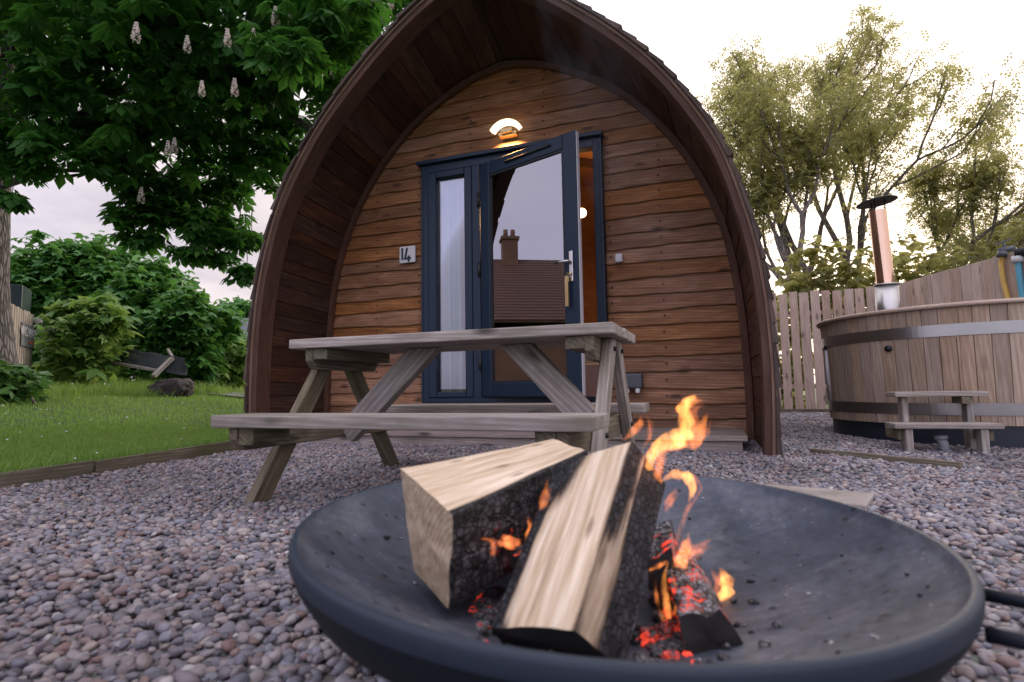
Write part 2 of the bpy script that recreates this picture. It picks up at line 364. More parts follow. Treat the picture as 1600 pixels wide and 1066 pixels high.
def arch(P, n=64, off=0.):
    H = catmull(P, n)
    T = np.gradient(H, axis=0); T /= np.linalg.norm(T, axis=1)[:, None]; N = np.stack([T[:, 1], -T[:, 0]], -1)   # outward
    if off:
        H = H+N*off
        if off < 0: H[:, 0] = np.maximum(H[:, 0], 0)
        else:
            k = H[-1]; H = np.vstack([H, [0, k[1]+abs(k[0])*.45]]); 
    H[-1, 0] = 0
    L = H[::-1].copy(); R = H.copy()
    A = np.vstack([np.c_[-H[:, 0], H[:, 1]], np.c_[L[1:, 0], L[1:, 1]]]); return A       # left foot -> apex -> right foot
pod = thing('camping_pod', (PX, YW, 0), 'arched brown timber camping pod with open glazed door behind the picnic table', 'cabin')
def ring(mb, A, B, y0, y1, rnd=None, cap=True):
    """solid between arch A (inner) and B (outer), extruded y0..y1, cut in laminations for the grain"""
    n = len(A); V = []; gc = []; s = 0
    for i in range(n):
        if i: s += np.linalg.norm(A[i]-A[i-1])
        for P, y in ((A[i], y0), (B[i], y0), (B[i], y1), (A[i], y1)): V.append((PX+P[0], y, P[1])); gc.append((s, P is B[i] and .1 or 0, y))
    F = []
    for i in range(n-1):
        a, b = 4*i, 4*i+4
        F += [(a, b, b+1, a+1), (a+1, b+1, b+2, a+2), (a+2, b+2, b+3, a+3), (a+3, b+3, b, a)]
    F += [(0, 1, 2, 3), (4*n-1, 4*n-2, 4*n-3, 4*n-4)]
    g = np.array(gc, float); g[:, 1] = np.tile([0, .11, .11, 0], n)
    mb.add(V, F, g+rng.uniform(-9, 9, 3), rnd, False)
nA = 64
Ao = arch(P_out, nA); Ai = arch(P_in, nA)
def offs(A, d):
    T = np.gradient(A, axis=0); T /= np.linalg.norm(T, axis=1)[:, None]; N = np.stack([-T[:, 1], T[:, 0]], -1); B = A+N*d
    k = len(A)//2; B[k] = (0, A[k][1]+d*1.12); 
    for j in range(1, 4):      # no crossing at the ridge
        B[k-j, 0] = min(B[k-j, 0], -1e-3*j); B[k+j, 0] = max(B[k+j, 0], 1e-3*j)
    return B
Ar = offs(Ao, -.066)
mb = MB(); ring(mb, Ar, offs(Ao, -.012), YF+.012, YF+.20, .45); mb.build('arch_rib', M_rib, pod, .006)
mb = MB(); ring(mb, offs(Ao, -.016), offs(Ao, .006), YF-.006, YF+.15, .6); mb.build('edge_trim', M_trim, pod, .003)
mb = MB(); ring(mb, offs(Ai, -.055), offs(Ai, .005), YW-.075, YW-.03, .5); mb.build('wall_trim', M_rib, pod, .004)
# soffit planks
mb = MB(); n = len(Ai)
def at(A, s):        # point at fraction along arch by index
    i = min(int(s), len(A)-2); return A[i]*(1-(s-i))+A[i+1]*(s-i)
s = 0.; r = RS(3)
while s < n-1.01:
    w = r.uniform(1.45, 2.5); e = min(s+w, n-1)
    if (n-1)/2-s > 0 and e > (n-1)/2: e = (n-1)/2
    off_ = r.uniform(0, .007); ss = np.linspace(s+.035, e-.035, 4); V = []; gc = []; L = w*.075
    for q in ss:
        f0 = at(offs(Ar, .012), q); b0 = at(offs(Ai, .006), q); N = at(offs(Ai, 1.), q)-at(Ai, q); N /= np.linalg.norm(N)
        for p, y in ((f0, YF+.202), (b0, YW)):
            p = p+N*off_; V.append((PX+p[0], y, p[1])); gc.append((y, (q-s)*.075, 0))
        for p, y in ((b0, YW), (f0, YF+.202)):
            p = p+N*(off_+.02); V.append((PX+p[0], y, p[1])); gc.append((y, (q-s)*.075, .02))
    F = []
    for i in range(3):
        a, b = 4*i, 4*i+4; F += [(a, b, b+1, a+1), (a, a+3, b+3, b), (a+1, b+1, b+2, a+2), (a+3, a+2, b+2, b+3)]
    F += [(0, 1, 2, 3), (15, 14, 13, 12)]
    mb.add(V, F, np.array(gc)+r.uniform(-20, 20, 3), r.rand()); s = e
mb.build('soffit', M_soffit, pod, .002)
# light-tight liner above the soffit, and the shingle roof
mb = MB(); ring(mb, offs(Ai, .035), offs(Ai, .05), YW-.002, YB, .5)
A1, A2 = offs(Ao, -.022), offs(Ai, .05); k_ = len(A1); mb.add([(PX+p[0], YF+.10, p[1]) for p in A1]+[(PX+p[0], YW, p[1]) for p in A2], [(i, i+1, k_+i+1, k_+i) for i in range(k_-1)], rnd=.5)
mb.build('roof_deck', M_innerd, pod)
mb = MB(); r = RS(8); H = catmull(P_out, 200); sl_ = np.r_[0, np.cumsum(np.linalg.norm(np.diff(H, axis=0), axis=1))]
def hp(d): return np.array([np.interp(d, sl_, H[:, 0]), np.interp(d, sl_, H[:, 1])])
d = .02; course = .152
while d < sl_[-1]-.05:
    a = hp(d); b = hp(min(d+course*1.65, sl_[-1])); T = (b-a)/np.linalg.norm(b-a); N = np.array([T[1], -T[0]])
    for sgn in (1, -1):
        y = YF-.03+r.uniform(-.012, .012); first = True
        while y < YB:
            w = r.uniform(.10, .19)*(1 if y < 6 else 3); t0 = .034+r.uniform(-.006, .008); j = r.uniform(-.015, .015)
            a2 = a+T*j; V = []
            for yy in (y, y+w-.006):
                for q in (a2+N*.008, a2+N*(.008+t0), b+N*.020, b+N*.006): V.append((PX+sgn*q[0], yy, q[1]))
            F = [(0, 1, 2, 3), (7, 6, 5, 4), (0, 4, 5, 1), (1, 5, 6, 2), (2, 6, 7, 3), (3, 7, 4, 0)]
            if sgn < 0: F = [q[::-1] for q in F]
            V = np.array(V); mb.add(V, F, np.stack([V[:, 2]*1.0, V[:, 1], V[:, 0]], -1)+r.uniform(-9, 9, 3), r.rand()); y += w
    d += course
mb.build('shingle_roof', M_shingle, pod)
# cladding of the front wall
FX0, FX1, FZ0, FZ1 = -2.885, -.935, .355, 2.885          # outside of the door frame
def prof_w(z): 
    Hh = catmull(P_in, 120); return np.interp(z, Hh[:, 1], Hh[:, 0])
mb = MB(); r = RS(21); z = .06; row = 0
def board(x0, x1, zb, zt, rnd, go):
    n = max(2, int((x1-x0)/.06)); xs = np.linspace(x0, x1, n); wv = .010*smooth_noise1(xs, 100+row, 1.6)+.006*smooth_noise1(xs, 300+row, 6.)+.003*smooth_noise1(xs, 500+row, 17.)
    zs = [zt+.02, zb+(zt-zb)*.5, zb+.012, zb, zb]; ys = [YW-.003, YW-.015, YW-.026, YW-.025, YW-.004]; V = []; gc = []
    for i, x in enumerate(xs):
        for q in range(5):
            V.append((x, ys[q], zs[q]+(wv[i] if q >= 2 else wv[i]*.4 if q == 1 else 0))); gc.append((x, V[-1][2]-zb, ys[q]))
    F = [(i*5+q, i*5+q+1, (i+1)*5+q+1, (i+1)*5+q) for i in range(n-1) for q in range(4)]+[(0, 4, 3, 2, 1), tuple((n-1)*5+q for q in (0, 1, 2, 3, 4))]
    mb.add(V, F, np.array(gc)+go, rnd, True)
while z < 3.84:
    h = r.uniform(.136, .156); zt = z+h; w = float(prof_w(min(zt-.02, 3.82)))+.02; wb = float(prof_w(z))+.015; w = max(w, .06); w = (w+wb)/2 if z > 2 else wb
    rnd = r.rand(); go = r.uniform(-20, 20, 3)
    if zt > FZ0 and z < FZ1-.02:
        board(PX-w, FX0-.002, z, zt, rnd, go); board(FX1+.002, PX+w, z, zt, r.rand(), go+3)
    else: board(PX-w, PX+w, z, zt, rnd, go)
    z += h-.001; row += 1
mb.build('cladding', M_clad, pod)
# nail heads
mb = MB(); r = RS(4); z = .06
for k in range(26):
    zz = .11+.146*k
    for x in ([FX0-.06, FX1+.05] if FZ0 < zz < FZ1 else [])+[PX-1.55, PX-.4, PX+.4, PX+1.5]:
        if abs(x-PX) < float(prof_w(min(zz, 3.8)))-.1 and not (FX0 < x < FX1 and FZ0-.05 < zz < FZ1+.05):
            mb.tube([(x+r.uniform(-.012, .012), YW-.031, zz), (x, YW-.024, zz)], .0065, 8)
mb.build('nail_heads', M_black, pod)['kind'] = 'stuff'
# backing wall with opening, inside lining, floor, back wall
mb = MB(); A = offs(Ai, .03); k = len(A)//2
def fill(y, hole):
    for sg in (-1, 1):
        for i in range(k):
            p, q = (A[i], A[i+1]) if sg < 0 else (A[-1-i], A[-2-i])
            z0, z1 = p[1], q[1]; inn0 = inn1 = 0.
            def inner(z): return ((FX0+.02-PX) if sg < 0 else (FX1-.02-PX)) if (hole and FZ0 < z < FZ1) else 0.
            zm = (z0+z1)/2; i0 = inner(zm)
            mb.add([(PX+p[0], y, z0), (PX+i0, y, z0), (PX+i0, y, z1), (PX+q[0], y, z1)], [(0, 1, 2, 3)], rnd=.3)
fill(YW+.004, True); mb.build('wall_backing', M_innerd, pod)
mb = MB(); ring(mb, offs(Ai, -.03), offs(Ai, -.01), YW+.02, YB-.02, .5); fill(YB-.03, False); mb.build('interior_lining', M_inner, pod)
mb = MB(); mb.bx(PX-2.15, PX+2.15, YW+.02, YB-.05, .30, .345); mb.build('floor', M_inner, pod)
mb = MB()
for y in (6.5, 7.7): ring(mb, offs(Ai, -.13), offs(Ai, -.035), y, y+.08, .5)
mb.bx(-1.25, -1.17, 6.45, 6.53, .35, 2.2); mb.build('interior_beams', M_innerd, pod)
b = MB(); b.bx(-2.3, -1.0, 7.2, 8.7, .35, .80); b.bx(-2.3, -1.0, 7.25, 8.65, .80, .95); b.build('bed', M_white, pod, .02)

# door frame and side window (children of the pod)
yf0, yf1 = YW-.085, YW+.03
fr = MB()
def fbx(x0, x1, z0, z1, y0=yf0, y1=yf1, mb=fr): mb.bx(x0, x1, y0, y1, z0, z1, rnd=.5)
fbx(FX0, FX0+.085, FZ0, FZ1); fbx(FX1-.085, FX1, FZ0, FZ1); fbx(FX0+.085, FX1-.085, FZ1-.085, FZ1); fbx(FX0+.085, FX1-.085, FZ0, FZ0+.05)
fbx(FX0-.035, FX1+.02, FZ1+.001, FZ1+.04, yf0-.05, YW-.01); fbx(-2.29, -2.205, FZ0+.05, FZ1-.085)
fbx(FX0+.02, FX0+.028, FZ0, FZ1-.0, yf0-.006, yf0+.01); fbx(FX1-.03, FX1-.022, FZ0, FZ1, yf0-.006, yf0+.01)
frame_o = fr.build('door_frame', M_frame, pod, .005)
sw = MB(); x0, x1, z0, z1 = FX0+.086, -2.291, FZ0+.051, FZ1-.086
for a in ((x0, x0+.095, z0, z1), (x1-.085, x1, z0, z1), (x0+.095, x1-.085, z1-.075, z1), (x0+.095, x1-.085, z0, z0+.06)): fbx(*a, yf0-.012, yf1-.02, sw)
swo = sw.build('side_window', M_frame, pod, .012, seg=3)
g = MB(); g.bx(x0+.09, x1-.08, YW-.045, YW-.037, z0+.05, z1-.07); g.build('pane', M_glass2, swo)
c = MB(); cx = np.linspace(x0+.09, x1-.15, 70); V = []
for zz in np.linspace(z0+.02, z1-.02, 8):
    for i, x in enumerate(cx): V.append((x, YW+.035+.04*math.sin(i*.40+1.3*math.sin(i*.17))+.006*math.sin(zz*3+i), zz))
c.add(V, [(a*70+i, a*70+i+1, (a+1)*70+i+1, (a+1)*70+i) for a in range(7) for i in range(69)], smooth=True)
tcur = NT('curtain_cloth'); M_cur = tcur.done(tcur.n('MixShader', {0: .3, 1: tcur.pbr((.80, .80, .77), .9), 2: tcur.n('BsdfTranslucent', {'Color': (.7, .7, .66, 1)}).outputs[0]}).outputs[0])
cu = c.build('curtain', M_cur, swo); so = cu.modifiers.new('thick', 'SOLIDIFY'); so.thickness = .004
# the open door leaf, hinged on the mullion
TH = math.radians(20); HX, HY = -2.196, yf0-.014; Wd = 1.175
Md = np.eye(4); Md[:3, :3] = np.array([[math.cos(TH), math.sin(TH), 0], [-math.sin(TH), math.cos(TH), 0], [0, 0, 1]]); Md[:3, 3] = (HX, HY, 0)
dz0, dz1 = FZ0+.055, FZ1-.09
d = MB(Md); 
for a in ((0, .125, dz0, dz1), (Wd-.145, Wd, dz0, dz1), (.125, Wd-.145, dz1-.14, dz1), (.125, Wd-.145, dz0, dz0+.14)): d.bx(a[0], a[1], 0, .068, a[2], a[3], rnd=.5)
door = d.build('door', M_frame, pod, .010, seg=3)
d = MB(Md); d.bx(.118, Wd-.138, .025, .033, dz0+.13, dz1-.13); d.build('pane', M_glass, door)
d = MB(Md)
for a in ((.125, .139, dz0+.14, dz1-.14), (Wd-.159, Wd-.145, dz0+.14, dz1-.14), (.139, Wd-.159, dz1-.154, dz1-.14), (.139, Wd-.159, dz0+.14, dz0+.154)): d.bx(a[0], a[1], .008, .024, a[2], a[3])
d.build('glazing_bead', M_black, door)
d = MB(Md); d.bx(Wd+.001, Wd+.008, .012, .05, dz0+.01, dz1-.01); d.build('edge_seal', M_seal, door)
d = MB(Md); d.bx(Wd-.093, Wd-.050, -.014, -.001, 1.42, 1.70); d.build('handle_plate', M_steel, door, .008)
d = MB(Md); d.tube([(Wd-.07, -.012, 1.60), (Wd-.07, -.055, 1.60), (Wd-.085, -.062, 1.60), (Wd-.15, -.064, 1.603), (Wd-.215, -.062, 1.592)], [.011, .011, .012, .0115, .009], 12); d.build('handle', M_steel, door)
d = MB(Md); d.tube([(Wd-.07, -.014, 1.49), (Wd-.07, -.035, 1.49)], .014, 12); d.bx(Wd-.115, Wd-.082, -.050, -.030, 1.20, 1.47)
d.tube([(Wd-.082, -.03, 1.48), (Wd-.09, -.045, 1.50), (Wd-.10, -.04, 1.47)], .004, 6)
M_brass = plain('brass', (.55, .40, .20), .35, .9, .1); d.build('key_fob', M_brass, door, .003)
d = MB(Md); d.tube([(.36, -.012, dz1-.075), (.90, -.012, dz1-.065)], .011, 10); d.tube([(.36, 0, dz1-.075), (.36, -.012, dz1-.075)], .01, 8); d.tube([(.90, 0, dz1-.065), (.90, -.012, dz1-.065)], .01, 8); d.build('vent_bar', M_black, door)
for zz in (2.42, 1.70, .75):
    h_ = MB(); h_.tube([(HX-.012, yf0-.020, zz-.075), (HX-.012, yf0-.020, zz+.075)], .017, 12); h_.build('hinge', M_black, frame_o)
# interior bulb
bp = on(909, 333, 1, 7.1); mb = MB(); q, f = ico(2); mb.add(q*.062+bp, f, smooth=True); mb.build('ceiling_bulb', emis('warm_bulb', (1., .62, .28), 9.), pod)
lp = bpy.data.lights.new('bulb_light', 'POINT'); lp.energy = 22; lp.color = (1, .56, .24); lp.shadow_soft_size = .06
lo = bpy.data.objects.new('bulb_light', lp); COL.objects.link(lo); lo.location = Vector(bp+np.array([0, -.12, 0]))

# deck in front of the pod
dk = thing('timber_deck', (PX, 4.8, 0), 'low weathered timber deck step across the front of the pod', 'deck')
for i, (y0, y1) in enumerate(((4.36, 4.50), (4.506, 4.645), (4.651, 4.79), (4.796, 4.935), (4.941, 5.08), (5.086, 5.205))):
    xr = .315 if y0 < 5 else .26; b = MB(); b.bx(PX-2.02+.02*(i % 2), xr-.12-.0*i, y0, y1, .085, .122, rnd=None); b.build('plank', M_deck, dk, .004)
b = MB(); b.bx(PX-1.95, .16, 4.385, 4.43, -.01, .083); b.bx(PX-1.95, .16, 4.9, 4.94, -.01, .083); b.build('riser', M_deck, dk, .004)
b = MB(); b.bx(FX0-.06, FX1+.16, YW-.20, YW-.092, .30, .352); b.build('door_sill', M_deck, pod, .004)

# fixtures on the wall
wl = thing('wall_lamp', (PX+.0, YW-.04, 3.12), 'lit curved white wall lamp on the cladding above the pod door', 'lamp')
lx, lz = on(793, 203, 1, 5.17)[0], on(793, 203, 1, 5.17)[2]
m = MB(); V = []; n = 18
for i in range(n+1):
    a = math.radians(-58+116*i/n)
    for rr, yy in ((.150, 5.09), (.196, 5.09), (.196, 5.16), (.150, 5.16)): V.append((lx+rr*math.sin(a), yy, lz-.115+rr*math.cos(a)))
F = []
for i in range(n): a, b = 4*i, 4*i+4; F += [(a, a+1, b+1, b), (a+1, a+2, b+2, b+1), (a+2, a+3, b+3, b+2), (a+3, a, b, b+3)]
F += [(3, 2, 1, 0), (4*n, 4*n+1, 4*n+2, 4*n+3)]
m.add(V, F); m.build('lamp_shade', emis('lamp_glow', (1., .80, .50), 1.35), wl, .004)
m = MB(); m.bx(lx-.085, lx+.105, 5.13, 5.215, lz-.075, lz-.04); m.bx(lx-.05, lx+.065, 5.09, 5.13, lz-.06, lz-.015); m.build('bracket', M_brass, wl, .004)
ll_ = bpy.data.lights.new('lamp_light', 'AREA'); ll_.energy = 6.5; ll_.color = (1, .52, .2); ll_.shape = 'RECTANGLE'; ll_.size = .2; ll_.size_y = .05; ll_.spread = math.radians(130)
lo_ = bpy.data.objects.new('lamp_light', ll_); COL.objects.link(lo_); lo_.location = (lx, 5.14, lz-.09); lo_.rotation_euler = (math.radians(14), 0, 0)
a = on(638, 397, 1, 5.2); pq = thing('number_plaque', (a[0], 5.21, a[2]-.11), 'white square plaque numbered 14 beside the side window', 'sign')
m = MB(); m.bx(a[0]-.105, a[0]+.085, 5.192, 5.217, a[2]-.095, a[2]+.085); m.build('plate', M_white, pq, .003)
m = MB(); yy = 5.187
def stroke(x0, z0, x1, z1, w=.020): m.beam((a[0]+x0, yy, a[2]+z0), (a[0]+x1, yy, a[2]+z1), .006, w)
stroke(-.068, .066, -.066, -.062); yy = 5.1868; stroke(-.008, .064, -.034, -.055); yy = 5.1865; stroke(-.044, -.052, .038, -.048); yy = 5.186; stroke(.011, -.020, .012, -.086)
m.build('numerals', plain('numeral_ink', (.008, .014, .03), .5), pq)
a = on(967, 404, 1, 5.2); m = MB(); m.bx(a[0]-.032, a[0]+.036, 5.165, 5.217, a[2]-.040, a[2]+.040); so_ = thing('outdoor_switch', (a[0], 5.21, a[2]-.04), 'small white weatherproof switch box on cladding right of the door', 'switch')
m.build('housing', M_white, so_, .010, seg=3); m = MB(); m.bx(a[0]-.020, a[0]+.022, 5.158, 5.1645, a[2]-.022, a[2]+.024); m.build('rocker', M_white, so_, .003)
a = on(989, 598, 1, 5.2); jb = thing('junction_box', (a[0], 5.21, a[2]-.09), 'dark grey electrical box with two pale connectors low on the cladding', 'electrical box')
m = MB(); m.bx(a[0]-.085, a[0]+.095, 5.11, 5.217, a[2]-.055, a[2]+.085); m.build('housing', M_grey, jb, .02, seg=3)
m = MB()
for q in (-.045, .05): m = MB(); m.tube([(a[0]+q, 5.13, a[2]-.056), (a[0]+q, 5.125, a[2]-.095)], .021, 12); m.build('connector', M_white, jb, .003)
# ------------------------------------------------------------------ picnic table
XL, XR, YC, TT = -2.007, -.37, 2.55, .75
XC = (XL+XR)/2
pt = thing('picnic_table', (XC, YC, 0), 'weathered grey timber picnic table with built in benches on the pebbles', 'picnic table')
def plank(mb, x0, x1, y0, y1, z0, z1, ch=()):
    """plank along x; ch lists the clipped corners as (xsign, ysign)"""
    P = []
    for sx, sy in ((-1, -1), (1, -1), (1, 1), (-1, 1)):
        x, y = (x0 if sx < 0 else x1), (y0 if sy < 0 else y1)
        if (sx, sy) in ch:
            a = (x-sx*.0, y-sy*.055); b = (x-sx*.055, y); P += [a, b] if sx*sy > 0 else [b, a]
        else: P.append((x, y))
    n = len(P); V = [(*p, z) for z in (z0, z1) for p in P]
    V = np.array(V); mb.add(V, [tuple(range(n))[::-1], tuple(range(n, 2*n))]+[(i, (i+1) % n, n+(i+1) % n, n+i) for i in range(n)], V+rng.uniform(-20, 20, 3))
m = MB()
for i in range(5):
    y0 = YC-.315+i*.127; plank(m, XL+rng.uniform(0, .012), XR-rng.uniform(0, .012), y0, y0+.122, TT-.047, TT)
m.build('tabletop', M_table, pt, .006)
for sg, nm in ((-1, 'near'), (1, 'far')):
    m = MB()
    for j in range(2):
        a, b = .784-.262+j*.133, .784-.262+j*.133+.129
        y0, y1 = (YC-b, YC-a) if sg < 0 else (YC+a, YC+b)
        ch = [(-1, sg)] if j == 1 else []
        plank(m, XL-.02*(j == 1), XR+.0, y0, y1, .346, .396, ch)
    m.build('bench_seat', M_table, pt, .006)
for sx in (-1, 1):
    xo = XC+sx*(XC-XL-.045)*1.0                      # outer face x of the legs
    lx = xo-sx*.0225; bx_ = xo-sx*.068; cx_ = xo-sx*.13
    for sy in (-1, 1):
        f = lambda z: YC+sy*(.62-.71*z)
        m = MB(); V = []
        for x in (lx-.0225, lx+.0225):
            for z, o in ((-.03, 0), (.70, 0), (.70, .115), (-.03, .115)): V.append((x, f(z)-sy*o, z))
        F = [(0, 1, 2, 3), (7, 6, 5, 4), (0, 4, 5, 1), (1, 5, 6, 2), (2, 6, 7, 3), (3, 7, 4, 0)]
        V = np.array(V); m.add(V, F, np.stack([V[:, 2]*1.22, V[:, 1]-YC+sy*.71*V[:, 2], V[:, 0]], -1)+rng.uniform(-20, 20, 3))
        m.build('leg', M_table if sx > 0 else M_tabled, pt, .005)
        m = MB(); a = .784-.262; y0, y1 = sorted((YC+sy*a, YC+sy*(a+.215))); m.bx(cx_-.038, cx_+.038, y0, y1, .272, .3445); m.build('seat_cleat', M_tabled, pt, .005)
        for zz, off in ((.30, .06), (.655, .055)):
            m = MB(); yb = f(zz)-sy*off; m.tube([(xo+sx*.001, yb, zz), (xo+sx*.010, yb, zz)], .012, 6, smooth=False); m.build('bolt', M_black, pt)
    def bm(z0, z1, hw, nm, c=.05):
        m = MB(); V = []
        for x in (bx_-.0215, bx_+.0215):
            for y, z in ((-hw, z1), (hw, z1), (hw, z0+c), (hw-c, z0), (-hw+c, z0), (-hw, z0+c)): V.append((x, YC+y, z))
        F = [(0, 1, 2, 3, 4, 5), (11, 10, 9, 8, 7, 6)]+[(i, i+6, (i+1) % 6+6, (i+1) % 6) for i in range(6)]
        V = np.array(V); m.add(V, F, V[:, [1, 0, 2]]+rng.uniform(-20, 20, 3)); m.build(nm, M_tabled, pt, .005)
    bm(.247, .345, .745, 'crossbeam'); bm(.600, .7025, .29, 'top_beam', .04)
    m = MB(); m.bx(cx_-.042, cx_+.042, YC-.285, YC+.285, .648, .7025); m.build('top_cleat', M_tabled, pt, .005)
for p0, p1 in (((-1.87, YC, .262), (-1.36, YC, .735)), ((-.565, YC, .345), (-.93, YC, .735))):
    m = MB(); d = np.array(p1)-np.array(p0); V = []
    # brace trimmed flat under the table top
    L = np.linalg.norm(d); u = d/L; w = np.array([u[2], 0, -u[0]])*.060
    q = []
    for s in (-1, 1):
        a = np.array(p0)+w*s; b = a+u*((.702-a[2])/u[2]); q += [a, b]
    P = [q[0], q[1], q[3], q[2]]
    for y in (-.036, .036):
        for p in P: V.append((p[0], YC+y, p[2]))
    V = np.array(V); loc = np.stack([(V-np.array(p0))@u, (V-np.array(p0))@(w/.06), V[:, 1]], -1)
    m.add(V, [(0, 1, 2, 3), (7, 6, 5, 4), (0, 4, 5, 1), (1, 5, 6, 2), (2, 6, 7, 3), (3, 7, 4, 0)], loc+rng.uniform(-20, 20, 3)); m.build('brace', M_table, pt, .006)

# ------------------------------------------------------------------ fire bowl
BC = np.array([-.195, .983, .258]); BN = np.array([.034, -.015, 1.]); BN /= np.linalg.norm(BN); BR = frame((1, 0, -.034), BN)
DEP = .150
def bowl_z(r): return -DEP*(1-np.clip(r/.49, 0, 1)**2.4)
def on_bowl(x, y, lift=0.):
    r = math.hypot(x-BC[0], y-BC[1]); z = BC[2]-(BN[0]*(x-BC[0])+BN[1]*(y-BC[1]))/BN[2]
    return np.array([x, y, z+bowl_z(r)+lift])
def m_bowl():
    t = NT('bowl_steel'); co = t.n('TexCoord').outputs['Object']
    a = t.noise(co, 7, 7, .62); b = t.noise(co, 60, 4, .6); c3 = t.noise(t.mapping(co, (3, 3, 9)), 2.2, 5, .6, 1.2)
    col = t.ramp(a, (.30, (.028, .036, .052)), (.52, (.058, .072, .104)), (.70, (.105, .118, .150)))
    col = t.mix(t.ramp(c3, (.55, 0.), (.72, .55)), col, (.10, .092, .10))
    scr = t.noise(t.mapping(co, (2, 40, 1)), 3., 4, .6, .3); col = t.mix(t.ramp(scr, (.58, 0.), (.72, .35)), col, (.20, .205, .22))
    ashp = t.noise(co, 3.4, 8, .7, .5); col = t.mix(t.ramp(ashp, (.50, 0.), (.66, .60)), col, (.165, .175, .205))
    sp = t.n('TexVoronoi', {'Vector': co, 'Scale': 62.}).outputs['Distance']
    col = t.mix(t.math('MULTIPLY', t.ramp(sp, (.08, 1.), (.2, 0.)), t.ramp(a, (.5, 0.), (.62, .8))), col, (.28, .27, .27))
    sp2 = t.n('TexVoronoi', {'Vector': t.mapping(co, (1, 1, 1), (3, 5, 1)), 'Scale': 21.}).outputs['Distance']
    col = t.mix(t.math('MULTIPLY', t.ramp(sp2, (.10, 1.), (.17, 0.)), .8), col, (.008, .008, .01))
    col = t.mix(t.ramp(b, (.35, .35), (.6, 0.)), col, (.015, .016, .02))
    rg = t.math('ADD', .42, t.math('MULTIPLY', b, .35))
    return t.done(t.pbr(col, rg, .35, t.bump(t.math('ADD', b, a), .22, .004)))
M_bowl = m_bowl()
M_bowlout = plain('bowl_outside', (.006, .009, .016), .6, 0, .2, 20, .15, **{'Specular IOR Level': .25})
fb = thing('fire_bowl', (BC[0], BC[1], 0), 'wide shallow black steel fire bowl holding burning logs in the foreground', 'fire pit')
rs = np.r_[np.linspace(0, .35, 14), np.linspace(.37, .486, 14)]
m = MB(); m.lathe([(max(r, 1e-4), bowl_z(r)) for r in rs]+[(.490, .003), (.494, .008)], BC, 96, R=BR); m.build('dish', M_bowl, fb)
m = MB(); m.lathe([(.494, .008), (.498, .0095), (.503, .0075), (.505, .002), (.5055, -.010), (.5045, -.016)], BC, 96, R=BR); m.build('rim', plain('rim_steel', (.010, .019, .036), .58, .0, .15, 30, .06), fb)
m = MB(); m.lathe([(.5045, -.016), (.497, -.035), (.475, -.07), (.43, -.105), (.36, -.135), (.24, -.158), (.1, -.168), (1e-4, -.168)], BC, 96, R=BR); m.build('underside', M_bowlout, fb)
for ang in (-15, -63, 165):
    a = math.radians(ang); e = BR@np.array([math.cos(a), math.sin(a), 0]); tt = BR@np.array([-math.sin(a), math.cos(a), 0]); p = BC+e*.500-BN*.03
    m = MB(); m.tube([p+tt*.075, p+tt*.072+e*.05, p+tt*.05+e*.085, p+e*.095, p-tt*.05+e*.085, p-tt*.072+e*.05, p-tt*.075], .0085, 10); m.build('handle', M_bowlout, fb)
for k in range(3):
    a = math.radians(90+120*k); e = np.array([math.cos(a), math.sin(a), 0]); p = BC+e*.26-np.array([0, 0, .155])
    m = MB(); m.beam(p, (p[0]+e[0]*.05, p[1]+e[1]*.05, -.01), .03, .03, up=e); m.build('leg', M_bowlout, fb, .003)

